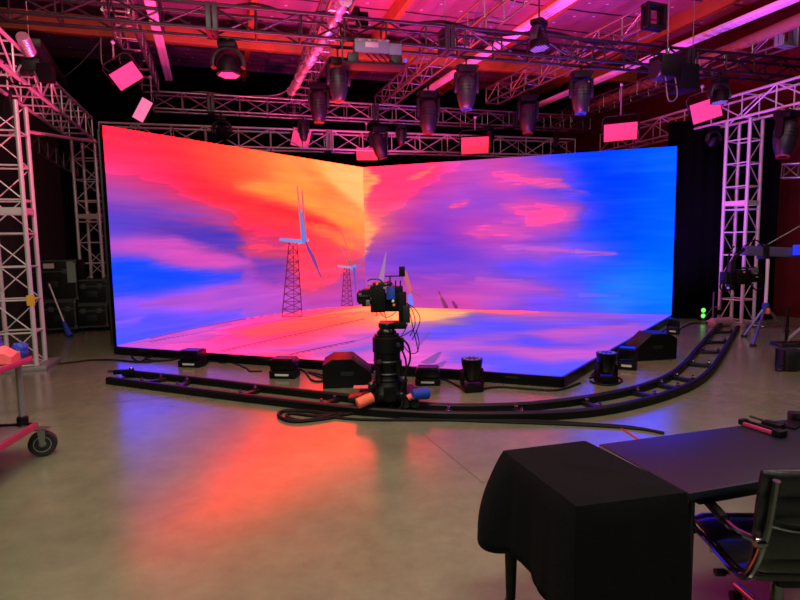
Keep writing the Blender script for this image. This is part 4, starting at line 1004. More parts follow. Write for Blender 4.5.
for i, pts in enumerate([[(402, 350), (406, 362), (405, 380), (398, 396), (390, 408)], [(374, 382), (371, 395), (376, 408), (390, 412), (402, 406), (404, 392)], [(398, 336), (408, 345), (410, 360), (404, 374)], [(378, 390), (372, 400), (370, 408)]]):
    MB().tube(spline([bp(x, y, -.26) for x, y in pts], 6), .011, 6).build('cable', M['cable'], dol)
for sx, (x0, x1, y) in ((-1, (352, 366, 397)), (1, (408, 426, 393))):
    MB().box(bp((x0 + x1) / 2, y, -.02), (U_(x1 - x0 + 6), .22, .05), bev=.015).build('side_board', M['charcoal'], dol)
MB().box(bp(361, 387, .05), (U_(15), .1, .015), bev=.004).build('foot_plate', M['pinkcloth'], dol)
o = MB(); p, q = bp(357, 404, -.36), bp(373, 397, -.30); o.tube([p, p.lerp(q, .05), p.lerp(q, .95), q], [.045, .055, .055, .045], 16); o.build('foam_roller', M['orange'], dol)
o = MB(); p, q = bp(412, 395, -.3), bp(427, 393, -.2); o.tube([p, q], [.05, .065], 14); o.build('blue_bag', M['blue'], dol)
o = MB(); p, q = bp(408, 398, -.3), bp(412, 396, -.3); o.tube([p, q], [.035, .035], 12); o.build('end_cap', M['orange'], dol)
# remote head with camera
cz = zc(322.5)
hd = thing('camera_rig', 'cinema camera on an L-shaped remote head on top of the dolly column', 'camera', gb_ + V((0, 0, cz))); off = V((0, 0, cz))
def hp(px, py, dd=0): return bp(px, py, dd) - off
def hbox(name, x0, y0, x1, y1, depth, m, dd=0, bev=.008, parent=None):
    a = hp((x0 + x1) / 2, (y0 + y1) / 2, dd); return MB().box(a, (U_(x1 - x0), depth, U_(y1 - y0)), bev=bev).build(name, M[m], parent or hd)
hbox('head_base', 379.5, 321.5, 406, 328, .2, 'black')
hbox('head_arm', 398.5, 292, 406.5, 327, .14, 'black')
hbox('tilt_motor', 403, 305, 410, 322, .16, 'charcoal')
cb = hbox('camera_body', 371, 285, 385.5, 311, .3, 'black')
hbox('matte_box', 362.5, 289, 370, 305.5, .24, 'black')
MB().lathe([(U_(6), 0), (U_(7), .04), (U_(7), .14), (U_(5), .16)], hp(372, 297, -.05), Matrix.Rotation(-math.pi / 2, 3, 'Y'), 18).build('lens', M['blackgloss'], hd)
hbox('follow_focus', 366, 300, 370, 306, .06, 'alu_dull', -.14)
hbox('video_transmitter', 386.5, 287, 395, 299, .14, 'blue', -.06)
hbox('recorder', 384, 293, 399, 311, .16, 'black', .03)
hbox('battery', 392, 286, 403, 298, .14, 'black', .05)
hbox('top_plate', 373, 282, 392, 286, .16, 'charcoal')
o = MB(); o.tube(spline([hp(367, 281), hp(372, 279), hp(380, 280), hp(383, 284)], 5), U_(.9), 7); o.build('top_handle', M['blue'], hd)
o = MB(); o.tube([hp(385, 276.3), hp(402, 276)], U_(.7), 7); o.build('accessory_arm', M['black'], hd)
hbox('tracking_sensor', 399, 266.5, 405, 276.5, .1, 'black')
o = MB(); o.tube([hp(390, 276.5), hp(390, 284)], U_(.7), 7); o.build('post', M['black'], hd)
for x in (395.6, 400.4):
    o = MB(); o.tube([hp(x, 280.5), hp(x, 292)], U_(.7), 7); o.build('antenna', M['black'], hd)
for (x, y, m) in ((377, 284, 'orange'), (386, 284, 'alu_dull'), (371, 299, 'chrome'), (394, 305, 'orange'), (393, 301, 'white'), (384.5, 288, 'greenbox'), (369, 285, 'steel')):
    MB().box(hp(x, y, -.16), (U_(2.4), .04, U_(2.2)), bev=.004).build('connector', M[m], hd)
for pts in ([(380, 311), (383, 316), (389, 317), (396, 312)], [(376, 311), (377, 315), (375, 316)], [(384, 311), (386, 318), (386, 321)], [(372, 296), (376, 302), (371, 308)], [(384, 286), (389, 281), (394, 286)]):
    o = MB(); o.tube(spline([hp(x, y, -.15) for x, y in pts], 5), U_(.45), 6); o.build('cable', M['cable'], hd)
for pts in ([(406, 303), (414, 308), (420, 318), (417, 330), (412, 340)], [(407, 303), (413, 312), (415, 325), (410, 336)], [(405, 304), (410, 314), (413, 328), (417, 345), (418, 352)], [(406, 306), (409, 318), (405, 330), (400, 338)],
            [(416, 330), (419, 342), (417, 352), (410, 353), (403, 345)], [(399, 338), (406, 334), (414, 329)]):
    o = MB(); o.tube(spline([hp(x, y, -.05) for x, y in pts], 7), U_(.5), 6); o.build('hanging_cable', M['cable'], hd)
# ------------------------------------------------------------------ foreground: covered case, table, chair
ZC, ZT = .80, .74
P1, P2, P3, P4 = at(504, 451, ZC), at(585, 441, ZC), at(686, 492, ZC), at(577, 506, ZC)
def case_and_cloth():
    c = (P1 + P2 + P3 + P4) / 4; c.z = 0
    q = [p - c for p in (P1, P4, P3, P2)]                        # around
    t = thing('equipment_case', 'boxy case on a plywood base hidden under the black cloth', 'case', c)
    def ring(sc, z): return [V((p.x * sc, p.y * sc, z)) for p in q]
    def block(name, s, z0, z1, m):
        b = MB(); b.add(ring(s, z0) + ring(s, z1), [(0, 1, 2, 3), (4, 5, 6, 7)] + [(i, (i + 1) % 4, (i + 1) % 4 + 4, i + 4) for i in range(4)])
        return b.build(name, M[m], t)
    block('body', .93, .41, .785, 'casefoil'); block('base_board', 1.03, .36, .41, 'ply')
    for p in ring(.9, 0):
        lg = MB(); lg.tube([p + V((0, 0, .1)), p + V((0, 0, .36))], [.022, .03], 10); L_ = lg.build('leg', M['black'], t)
        MB().lathe([(.0, -.02), (.045, -.018), (.05, 0), (.045, .018), (0, .02)], p + V((0, 0, .05)), Matrix.Rotation(math.pi / 2, 3, 'Y'), 16).build('caster', M['rubber'], L_)
    # cloth: top, rounded edge, skirts with folds
    NP = 144; per = []
    cum = [0]
    for i in range(4): cum.append(cum[-1] + (q[(i + 1) % 4] - q[i]).length)
    for k in range(NP):
        s = k / NP * cum[-1]; i = max(j for j in range(4) if cum[j] <= s + 1e-9); f = (s - cum[i]) / (cum[i + 1] - cum[i])
        per.append((q[i].lerp(q[(i + 1) % 4], f), i, f))
    def cdist(f): return min(f, 1 - f)
    rs = random.Random(5); vs = []; rows = []
    drops = {0: (.40, .43), 1: (.43, .50), 2: (.50, .40), 3: (.40, .40)}
    for lv in range(-5, 13):
        row = []
        for (p, i, f) in per:
            d = q[(i + 1) % 4] - q[i]; n = V((d.y, -d.x, 0)).normalized()
            if n.dot(p) < 0: n = -n
            corner = max(0, 1 - cdist(f) / .22); rad = p.normalized(); out = (n * (1 - corner) + rad * corner)
            if lv <= 0:
                sc = 1 + lv * .19 if lv > -5 else .05
                pos = p * max(sc, .05); z = ZC + .004 * math.sin(p.x * 23 * sc + p.y * 9) * (1 if lv < 0 else 0) + (0 if lv < 0 else -.004)
            else:
                h = lv / 12; dr = drops[i][0] * (1 - f) + drops[i][1] * f
                s = (i + f) * 1.0
                fold = .008 * math.sin(s * 9 + .5) + .005 * math.sin(s * 21 + 1) + .002 * math.sin(s * 47)
                flare = .012 + .02 * h + corner ** 1.5 * (.28 if i in (3, 0) and ((i == 3 and f > .5) or (i == 0 and f < .5)) else .05) * math.sin(min(1, h * 1.15) * 1.57) + fold * h
                z = ZC - .008 - dr * h - (.05 * corner + .012 * math.sin(s * 9 + 1)) * h
                pos = p + out * flare
            row.append(len(vs)); vs.append(V((pos.x, pos.y, z)))
        rows.append(row)
    fs = [tuple(rows[0])]
    for a, b in zip(rows, rows[1:]):
        for k in range(NP): fs.append((a[k], a[(k + 1) % NP], b[(k + 1) % NP], b[k]))
    mb = MB(); mb.add(vs, fs, True); o = mb.build('black_cloth', M['cloth']); o.location = c
    s = o.modifiers.new('t', 'SOLIDIFY'); s.thickness = .006; s.offset = 1
    tag(o, 'heavy black cloth draped over the boxy case in the foreground', 'cloth')
case_and_cloth()
def table():
    t1, t2 = at(597, 444, ZT), at(691, 493, ZT); far = (at(800, 417, ZT) - t1).normalized()
    L = 1.83; dn = (t2 - t1); W_ = dn.length; dn.normalize(); y = V((-far.y, far.x, 0)); W_ = abs((t2 - t1).dot(y))
    t = thing('folding_table', 'long dark-topped folding table beside the covered case', 'table', mtx=frame(far, y, V((0, 0, 1)), V((t1.x, t1.y, 0))))
    sk = (t2 - t1).dot(far)                                     # the end is cut square to the long edge
    b = MB(); b.box((L / 2 + sk * .5, -W_ / 2, ZT - .018), (L, W_, .036), bev=.012); b.build('table_top', M['table'], t)
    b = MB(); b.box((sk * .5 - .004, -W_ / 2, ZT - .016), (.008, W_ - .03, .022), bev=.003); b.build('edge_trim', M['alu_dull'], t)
    b = MB(); b.box((L / 2 + sk * .5, -.06, ZT - .06), (L - .2, .025, .05)); b.box((0, 0, 0), (.001, .001, .001)) if 0 else None; b.build('side_rail', M['black'], t)
    b = MB(); b.box((L / 2 + sk * .5, -W_ + .06, ZT - .06), (L - .2, .025, .05)); b.build('side_rail', M['black'], t)
    for x in (.09, L - .09):
        x += sk * .5
        for yy in (-.08, -W_ + .08):
            b = MB(); b.tube([(x, yy, .012), (x, yy, ZT - .04)], .014, 8); b.build('leg', M['alu_black'], t)
        b = MB(); b.tube([(x, -.08, .12), (x, -W_ + .08, .12)], .012, 8); b.build('leg_stretcher', M['alu_black'], t)
        b = MB(); b.tube([(x, -W_ / 2, .40), (x + (.25 if x < 1 else -.25), -W_ / 2, ZT - .05)], .01, 8); b.build('brace', M['alu_black'], t)
    return t
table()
# things on the table
def on_table(px, py): return at(px, py, ZT)
a, b_ = on_table(741, 424.5), on_table(783, 438); d = (b_ - a); L = d.length; d.normalize()
t = thing('handle_bar', 'black and maroon two-bar handle lying on the dark table', 'handle', mtx=frame(d, V((0, 0, 1)).cross(d), V((0, 0, 1)), (a + b_) / 2))
MB().box((0, .016, .017), (L, .02, .026), bev=.006).build('bar', M['black'], t)
MB().box((-.01, -.014, .014), (L * .94, .018, .02), bev=.005).build('bar', M['cartpaint'], t)
MB().box((L * .42, 0, .02), (.05, .06, .036), bev=.01).build('end_block', M['black'], t)
MB().box((-L * .44, 0, .02), (.03, .05, .032), bev=.008).build('end_block', M['black'], t)
t = thing('radio_handset', 'small black handset lying behind the two-bar handle on the table', 'radio', on_table(773, 427.5), .5)
MB().box((0, 0, .016), (.055, .10, .03), bev=.01).build('body', M['black'], t); MB().tube([(.015, .05, .02), (.018, .13, .024)], .007, 8).build('antenna', M['rubber'], t)
MB().box((0, .01, .033), (.03, .04, .004)).build('keypad', M['charcoal'], t)
t = thing('phone', 'dark phone lying near the right edge of the photo on the table', 'phone', on_table(792, 425.5), -.9)
MB().box((0, 0, .006), (.075, .15, .01), bev=.004).build('body', M['black'], t); MB().box((0, 0, .0115), (.068, .14, .002)).build('screen', M['glass'], t)
t = thing('battery_pack', 'small black pack at the far right edge of the table top', 'battery', on_table(799, 421), -.2)
MB().box((0, 0, .025), (.1, .06, .05), bev=.01).build('body', M['black'], t); MB().box((0, -.031, .03), (.05, .003, .02)).build('label_plate', M['charcoal'], t)
# office chair
def chair(loc, yaw):
    t = thing('office_chair', 'black leather office chair with chrome frame tucked under the table', 'chair', loc, yaw)
    def pad(name, prof, w, th, ribs):
        n = len(prof) * 1; vs = []; fs = []; P = spline(prof, 8); k = len(P); nx = 10
        tot = k - 1
        for side in (1, -1):
            for i, p in enumerate(P):
                tg = (P[min(i + 1, k - 1)] - P[max(i - 1, 0)]).normalized(); nn = V((0, -tg.z, tg.y))
                puff = th * (.62 + .38 * abs(math.sin(math.pi * ribs * i / tot)) ** .6)
                e = min(i, tot - i) / 3
                if e < 1: puff *= (.35 + .65 * math.sqrt(max(0, 1 - (1 - e) ** 2)))
                for j in range(nx + 1):
                    u = j / nx * 2 - 1; ed = math.sqrt(max(0, 1 - abs(u) ** 8))
                    vs.append(V((u * w / 2, 0, 0)) + p + nn * side * puff * (.35 + .65 * ed) * .5)
        o = k * (nx + 1)
        for i in range(k - 1):
            for j in range(nx):
                a = i * (nx + 1) + j; fs.append((a, a + 1, a + nx + 2, a + nx + 1)); fs.append((o + a, o + a + nx + 1, o + a + nx + 2, o + a + 1))
            a = i * (nx + 1); fs.append((a, a + nx + 1, o + a + nx + 1, o + a)); a += nx; fs.append((a, o + a, o + a + nx + 1, a + nx + 1))
        for j in range(nx):
            fs.append((j, o + j, o + j + 1, j + 1)); a = (k - 1) * (nx + 1) + j; fs.append((a, a + 1, o + a + 1, o + a))
        return MB().add(vs, fs, True).build(name, M['leather'], t)
    pad('seat', [(0, .27, .435), (0, .22, .455), (0, .05, .45), (0, -.12, .445), (0, -.21, .46)], .48, .062, 4)
    pad('backrest', [(0, -.195, .475), (0, -.215, .54), (0, -.228, .67), (0, -.242, .80), (0, -.26, .90)], .48, .06, 4)
    for s in (-1, 1):
        pts = spline([(s * .255, .26, .425), (s * .255, .1, .438), (s * .255, -.12, .43), (s * .25, -.205, .45), (s * .235, -.245, .53), (s * .215, -.268, .66), (s * .21, -.282, .78), (s * .21, -.298, .875)], 6)
        b = MB(); b.tube(pts, .014, 8); b.build('side_frame', M['chrome'], t)
        pts = spline([(s * .275, .14, .44), (s * .29, .17, .50), (s * .295, .17, .60), (s * .295, .12, .645), (s * .295, -.05, .64), (s * .29, -.19, .63), (s * .225, -.262, .62)], 6)
        b = MB(); b.tube(pts, .014, 8); ar = b.build('armrest', M['chrome'], t)
        b = MB(); b.tube(spline([(s * .295, .165, .46), (s * .295, .175, .60), (s * .295, .12, .652), (s * .295, -.0, .65), (s * .293, -.12, .636)], 5), .021, 8); b.build('arm_pad', M['black'], ar)
        b = MB(); b.lathe([(.02, -.02), (.024, 0), (.02, .02)], (s * .235, -.258, .62), Matrix.Rotation(math.pi / 2, 3, 'Y'), 12); b.build('arm_bolt', M['chrome'], ar)
    b = MB(); b.tube(spline([(-.215, -.272, .70), (-.12, -.30, .69), (.12, -.30, .69), (.215, -.272, .70)], 6), .013, 8); b.build('back_stretcher', M['chrome'], t)
    b = MB(); b.tube([(-.255, .05, .415), (.255, .05, .415)], .014, 8); b.build('seat_stretcher', M['chrome'], t)
    b = MB(); b.tube([(-.255, -.1, .41), (.255, -.1, .41)], .014, 8); b.build('seat_stretcher', M['chrome'], t)
    b = MB(); b.box((0, 0, .375), (.14, .24, .06), bev=.015); mech = b.build('tilt_mechanism', M['black'], t)
    b = MB(); b.tube([(-.05, -.02, .375), (-.24, -.04, .365)], .009, 8); b.tube([(-.24, -.04, .365), (-.28, -.04, .365)], .016, 8); b.build('lever', M['black'], mech)
    b = MB(); b.tube([(0, 0, .12), (0, 0, .36)], [.032, .022], 14); b.build('gas_column', M['chrome'], t)
    for k in range(5):
        a = k * 2 * math.pi / 5 + .3; d = V((math.cos(a), math.sin(a), 0))
        b = MB(); b.tube([d * .02 + V((0, 0, .12)), d * .18 + V((0, 0, .105)), d * .31 + V((0, 0, .085))], [.028, .022, .016], 10); lg = b.build('base_leg', M['chrome'], t)
        b = MB(); b.lathe([(.0, -.022), (.026, -.02), (.03, 0), (.026, .02), (0, .022)], d * .31 + V((0, 0, .03)), Matrix.Rotation(a, 3, 'Z') @ Matrix.Rotation(math.pi / 2, 3, 'X'), 14); b.build('caster', M['rubber'], lg)
    return t
chair(V((1.58, 2.24, 0)), -.05)
# ------------------------------------------------------------------ left: cart, cases, broom
g = at(38, 422, .33); dY = V((.13, -.99, 0)).normalized(); dX = V((-.99, -.13, 0)).normalized()
ct = thing('equipment_cart', 'magenta-framed equipment cart with a pneumatic wheel at the left edge', 'cart', mtx=frame(-dX, -dY, V((0, 0, 1)), V((g.x, g.y, 0))))
Lc, Wc = 1.15, .62; zu = vert(31, 356, g)
def cbox(n, x0, x1, y0, y1, z0, z1, m, bev=.004, parent=None):
    return MB().box((-(x0 + x1) / 2, -(y0 + y1) / 2, (z0 + z1) / 2), (abs(x1 - x0), abs(y1 - y0), abs(z1 - z0)), bev=bev).build(n, M[m], parent or ct)
for z, nm, thk in ((.33, 'lower_shelf', .05), (zu, 'upper_shelf', .045)):
    sh = cbox(nm, .04, Wc - .04, .04, Lc - .04, z - .035, z - .012, 'steel')
    cbox('side_rail', 0, .035, 0, Lc, z - thk, z, 'cartpaint', parent=sh); cbox('side_rail', Wc - .035, Wc, 0, Lc, z - thk, z, 'cartpaint', parent=sh)
    cbox('end_rail', .035, Wc - .035, 0, .035, z - thk, z, 'black' if z < .5 else 'cartpaint', parent=sh); cbox('end_rail', .035, Wc - .035, Lc - .035, Lc, z - thk, z, 'cartpaint', parent=sh)
for x in (.085, Wc - .085):
    for y in (.06, Lc - .06):
        b = MB(); b.tube([(-x, -y, .28), (-x, -y, zu - .04)], .024, 10); pt = b.build('post', M['steel'], ct)
        MB().lathe([(.042, 0), (.042, .06), (.03, .07)], (-x, -y, .335), None, 12).build('socket', M['black'], pt)
for x in (.035, Wc - .04):
    for y in (-.12, Lc - .05):
        r = .108
        w_ = MB(); w_.lathe([(r * .62, -.035), (r * .9, -.04), (r, -.02), (r, .02), (r * .9, .04), (r * .62, .035)], (-x, -y, r), Matrix.Rotation(.35, 3, 'Z') @ Matrix.Rotation(math.pi / 2, 3, 'X'), 24); wh = w_.build('wheel', M['rubber'], ct)
        MB().lathe([(0, -.03), (.02, -.045), (r * .3, -.03), (r * .62, -.036), (r * .62, .036), (r * .3, .03), (.02, .045), (0, .03)], (-x, -y, r), Matrix.Rotation(.35, 3, 'Z') @ Matrix.Rotation(math.pi / 2, 3, 'X'), 18).build('hub', M['steel'], wh)
        f = MB()
        for s in (-.05, .05): f.prism([(-.03, r * 2 + .02), (.03, r * 2 + .02), (.018, r - .01), (-.018, r - .01)], -.004, .004, rotz(.35), V((-x, -y, 0)) + rotz(.35) @ V((0, s, 0)))
        f.box((-x, -y, r * 2 + .02), (.11, .09, .012)); f.build('caster_fork', M['alu'], ct)
zt = zu
def cart_pt(x, y, z=0): return V((g.x, g.y, 0)) + dX * x + dY * y + V((0, 0, z))
# blue bag, salmon cloth, handset boxes on the cart
def soft_blob(label, cat, name, loc, size, m, seed, yaw=0.):
    b = bmesh.new(); bmesh.ops.create_icosphere(b, subdivisions=4, radius=1)
    sx, sy, sz = [v / 2 for v in size]
    for v in b.verts:
        n = v.co.normalized(); p = 4.0; k = (abs(n.x) ** p + abs(n.y) ** p + abs(n.z) ** p) ** (-1 / p)
        q = n * k; w = 1 + .07 * math.sin(q.x * 5 + seed) * math.cos(q.y * 6 + seed * 2) + .05 * math.sin(q.z * 9 + q.x * 7 + seed)
        v.co = V((q.x * sx * w, q.y * sy * w, max(-1, q.z * w) * sz + sz))
    for f in b.faces: f.smooth = True
    me = bpy.data.meshes.new(name); b.to_mesh(me); b.free(); me.materials.append(M[m]); o = bpy.data.objects.new(name, me); COL.objects.link(o); o.location = loc; o.rotation_euler = (0, 0, yaw)
    return tag(o, label, cat)
soft_blob('blue nylon bag slumped on the top of the magenta cart', 'bag', 'nylon_bag', cart_pt(.33, .14, zt), (.30, .30, .20), 'blue', 1.3, .2)
soft_blob('small blue pouch at the corner of the cart beside the salmon cloth', 'bag', 'pouch', cart_pt(.055, .07, zt), (.09, .1, .12), 'blue', 4.1)
def folded(label, loc, yaw):
    b = MB(); n = 14; vs = []; fs = []
    for i in range(n + 1):
        for j in range(n + 1):
            u, v = i / n - .5, j / n - .5
            vs.append(V((u * .20, v * .22, .055 + .13 * max(0, .5 - abs(u) ** 2 * 1.6 - abs(v) ** 2) + .006 * math.sin(u * 11 + v * 4))))
    m_ = len(vs)
    vs += [V((v.x, v.y, 0.0)) for v in vs[:m_]]
    for i in range(n):
        for j in range(n):
            a = i * (n + 1) + j; fs += [(a, a + n + 1, a + n + 2, a + 1), (m_ + a, m_ + a + 1, m_ + a + n + 2, m_ + a + n + 1)]
    for k in range(n):
        for a, c in ((k, k + 1), (n * (n + 1) + k, n * (n + 1) + k + 1), (k * (n + 1), (k + 1) * (n + 1)), (k * (n + 1) + n, (k + 1) * (n + 1) + n)): fs.append((a, c, m_ + c, m_ + a))
    o = b.add(vs, fs, True).build('folded_cloth', M['pinkcloth']); o.location = loc; o.rotation_euler = (0, 0, yaw); return tag(o, label, 'cloth')
folded('salmon pink cloth folded on the cart in front of the blue bag', cart_pt(.115, .22, zt), .3)
t = thing('radio_charger', 'grey handset charger with green lights at the back of the cart', 'charger', cart_pt(.46, .14, zt), .2)
MB().box((0, 0, .08), (.26, .14, .16), bev=.015).build('body', M['charcoal'], t)
for k in range(3):
    MB().box((-.08 + k * .08, 0, .21), (.05, .05, .12), bev=.01).build('handset', M['alu_dull'], t); MB().box((-.08 + k * .08, -.072, .12), (.02, .005, .014)).build('indicator', M['green'], t)
p = cart_pt(.34, .02, zu - .05); o = MB(); o.tube(spline([(0, 0, .0), (.02, .0, -.08), (-.01, .02, -.16), (.02, .02, -.24)], 5), [.018] * 16, 6); o = o.build('webbing_strap', M['orange_strap']); o.location = p
tag(o, 'orange webbing strap hanging under the upper shelf of the cart', 'strap')
# road cases
def road_case(label, x0, x1, y0, y1, d, base_z, wheels=False, panel_=False, depth=.6):
    k = d / F; w, h = (x1 - x0) * k, (y1 - y0) * k; p = dep((x0 + x1) / 2, y1, d)
    yaw = math.atan2(-p.x, p.y) * .4
    t = thing('road_case', label, 'road case', V((p.x, p.y, base_z)), yaw, 'black road cases by the left wall')
    z0 = .10 if wheels else 0
    MB().box((0, 0, z0 + (h - z0) / 2), (w, depth, h - z0), bev=.01).build('body', M['casefoil'], t)
    y = -depth / 2 - .004
    for (cx, cz, sx, sz) in ((0, z0 + .015, w, .03), (0, h - .015, w, .03), (-w / 2 + .015, z0 + (h - z0) / 2, .03, h - z0), (w / 2 - .015, z0 + (h - z0) / 2, .03, h - z0), (0, z0 + (h - z0) * .72, w, .025)):
        MB().box((cx, y, cz), (sx, .012, sz)).build('edge_strip', M['caseedge'], t)
    for sx in (-.25, .25):
        MB().box((sx * w, y - .004, z0 + (h - z0) * .72), (.09, .014, .1), bev=.004).build('latch', M['caseedge'], t)
    MB().box((0, y - .003, z0 + (h - z0) * .4), (.2, .012, .12), bev=.01).build('recessed_handle', M['charcoal'], t)
    for sx in (-1, 1):
        for sz in (z0 + .03, h - .03): MB().box((sx * (w / 2 - .02), y, sz), (.07, .03, .07), bev=.014).build('corner', M['caseedge'], t)
    if wheels:
        for sx in (-1, 1):
            for sy in (-1, 1): MB().lathe([(0, -.02), (.045, -.018), (.05, 0), (.045, .018), (0, .02)], (sx * (w / 2 - .1), sy * (depth / 2 - .1), .05), Matrix.Rotation(math.pi / 2, 3, 'Y'), 12).build('caster', M['rubber'], t)
    if panel_:
        MB().box((w / 2 - .09, y - .006, h * .7), (.16, .012, h * .52)).build('connector_panel', M['greenbox'], t)
        MB().box((-.05, y - .004, h * .86), (.2, .01, .1)).build('label_plate', M['label'], t)
    return t, h
D1 = 11.9
c1, h1 = road_case('lower left road case on casters beside the broom', 52, 81, 300, 332.5, D1, 0, True)
c2, h2 = road_case('wide road case with a grey-green connector panel, top of the left stack', 38, 81, 260, 299.5, D1, h1 + .002, False, True)
D2 = 12.15
c3, h3 = road_case('lower road case of the stack right of the broom by the lattice tower', 83, 112, 306, 333, D2, 0, True)
c4, h4 = road_case('upper road case of the stack right of the broom by the lattice tower', 83, 112, 281, 305, D2, h3 + .002)
t = thing('broom', 'push broom with a white handle and blue head leaning on the road cases', 'broom', at(70, 337))
b0 = V((0, 0, .0)); k = 11.3 / F; top = dep(49, 284, 11.45) - t.location; nk = dep(64, 322, 11.3) - t.location
MB().tube([nk, top], .016, 8).build('handle', M['white'], t); MB().tube([V((0, 0, .02)), nk], [.07, .035], 8).build('brush_head', M['blue'], t)
# dark ladder beam, tube and spooled cable round the left tower
q0, q1 = dep(30, 149, 10.2), dep(78, 176, 12.6)
truss('dark narrow ladder beam sloping behind the left tower', q0, q1, 0.0, .34, M['alu_dull'], 1, .42, .016, .012, faces=(0,), batten=False, name='ladder_beam', cat='ladder beam')
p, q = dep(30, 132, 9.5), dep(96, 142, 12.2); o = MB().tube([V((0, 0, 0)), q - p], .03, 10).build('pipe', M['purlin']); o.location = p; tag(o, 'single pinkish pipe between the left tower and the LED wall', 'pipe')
c_ = dep(4, 112, 8.6); o = MB(); 
for k in range(5): o.tube([V((.26 * math.cos(a) * .45, .03 * k, .36 * math.sin(a))) for a in np.linspace(0, 2 * math.pi, 28)[:-1]], .022, 7, closed=True)
o = o.build('cable_coil', M['charcoal']); o.location = c_; tag(o, 'coil of dark cable hung on the left tower at the photo edge', 'cable coil')
swag('black cable hanging in a loop down the left tower', [dep(20, 160, 8.7), dep(14, 185, 8.7), dep(4, 196, 8.7), dep(-4, 190, 8.7)], .014)

# ------------------------------------------------------------------ right: crane, stands, lamps
gS = at(764, 338); dS = (gS - CAM).dot(_d)
def sp(px, py, dd=0): return dep(px, py, dS + dd) - gS
t = thing('tripod_stand', 'pale metal tripod stand carrying the crane in front of the lattice tower', 'tripod', gS)
ap = V((0, 0, vert(764, 306, gS)))
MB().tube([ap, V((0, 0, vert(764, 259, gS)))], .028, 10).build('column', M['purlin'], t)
MB().lathe([(.05, -.05), (.06, 0), (.05, .06)], ap, None, 12).build('collar', M['blue'], t)
for fx, fy in ((744, 336), (753, 345), (787, 331)):
    f = at(fx, fy, .02) - gS
    b = MB(); b.tube([ap, f], [.024, .02], 8); lg = b.build('leg', M['alu'], t); MB().lathe([(.0, -.02), (.05, -.015), (.05, .015), (.0, .02)], f, None, 10).build('foot', M['rubber'], lg)
    b = MB(); b.tube([V((0, 0, .2)), ap.lerp(f, .62)], .012, 6); b.build('spreader', M['alu'], t)
MB().box(ap + V((.0, -.06, -.08)), (.06, .05, .1), bev=.01).build('clamp', M['orange'], t)
zb = vert(764, 252, gS)
t = thing('camera_crane', 'violet-lit tapered crane arm reaching in from the right edge', 'camera crane', gS + V((0, 0, zb)))
def cp2(px, py, dd=0): return dep(px, py, dS + dd) - t.location
b = MB(); a0, a1 = cp2(744, 250.5), cp2(840, 254.5)
xx = (a1 - a0).normalized(); R = frame(xx, V((0, 0, 1)).cross(xx).normalized(), xx.cross(V((0, 0, 1)).cross(xx).normalized()), V((0, 0, 0))).to_3x3()
MB().box((a0 + a1) / 2, ((a1 - a0).length, .16, .17), R, bev=.02).build('boom', M['crane'], t)
MB().box(cp2(763, 251.5), (.1, .22, .26), bev=.02).build('pivot_block', M['alu_black'], t)
MB().box(cp2(798, 250, -.14), (.17, .03, .18), bev=.008).build('monitor', M['bluescreen'], t)
b = MB(); b.tube([cp2(763, 247, -.1), cp2(800, 226, -.1), cp2(830, 209, -.1)], .008, 6); b.build('stay_wire', M['steel'], t)
MB().tube(spline([cp2(744, 249), cp2(737, 256), cp2(733, 264), cp2(731, 272)], 5), .03, 8).build('head_arm', M['black'], t)
hd2 = thing('crane_camera', 'dark camera and cables on the remote head at the end of the crane arm', 'camera', t.location + cp2(731, 273)); 
def c3_(px, py, dd=0): return dep(px, py, dS + dd) - hd2.location
def cb2(n, x0, y0, x1, y1, dpt, m, dd=0): return MB().box(c3_((x0 + x1) / 2, (y0 + y1) / 2, dd), ((x1 - x0) * dS / F, dpt, (y1 - y0) * dS / F), bev=.01).build(n, M[m], hd2)
cb2('camera_body', 733, 270, 748, 284, .25, 'black'); cb2('recorder', 748, 274, 760, 282, .2, 'black'); cb2('lens_hood', 723, 272, 733, 284, .22, 'black')
cb2('handle', 742, 267, 756, 269, .05, 'charcoal'); cb2('side_box', 750, 268, 757, 273, .1, 'alu_dull', -.1)
cb2('yoke_frame', 728, 262, 733, 290, .12, 'charcoal')
for pts in ([(734, 246), (729, 255), (727, 268), (724, 284), (727, 290)], [(738, 247), (733, 260), (730, 280), (735, 292)], [(745, 246), (755, 240), (763, 246), (768, 255)], [(750, 284), (756, 290), (762, 288)], [(725, 278), (720, 286), (724, 292), (732, 288)]):
    MB().tube(spline([c3_(x, y, -.12) for x, y in pts], 6), .013, 6).build('cable', M['cable'], hd2)
for (x, y, m) in ((728, 288, 'violetled'), (744, 272, 'orange'), (757, 277, 'greenbox')):
    MB().box(c3_(x, y, -.14), (.03, .02, .025)).build('connector', M[m], hd2)
t = thing('light_stand', 'black upright post with a low foot beside the grey boxy unit', 'stand', at(786, 346)); gg = t.location.copy(); d_ = (gg - CAM).dot(_d)
MB().tube([V((0, 0, .02)), V((0, 0, vert(785, 307, gg)))], .025, 8).build('post', M['black'], t)
MB().tube([V((0, 0, .08)), dep(803, 327, d_) - gg], .03, 8).build('brace', M['steel'], t); MB().box((.1, 0, .03), (.55, .3, .06), bev=.02).build('foot', M['charcoal'], t)
gg = at(788, 370); d_ = (gg - CAM).dot(_d); k = d_ / F
t = thing('power_unit', 'grey boxy unit with a black carrying frame on the floor at the right edge', 'power unit', gg, -.15)
MB().box((0, 0, 10 * k + .012), (14 * k, .24, 20 * k), bev=.03).build('body', M['charcoal'], t)
MB().box((-1 * k, -.122, 10 * k), (8 * k, .01, 14 * k), bev=.004).build('vent_panel', M['alu_black'], t)
for s in (-1, 1):
    b = MB(); b.tube([(s * 8 * k, -.1, .012), (s * 8 * k, -.1, 20.5 * k), (s * 8 * k, .1, 20.5 * k), (s * 8 * k, .1, .012)], .012, 6); b.build('frame_tube', M['black'], t)
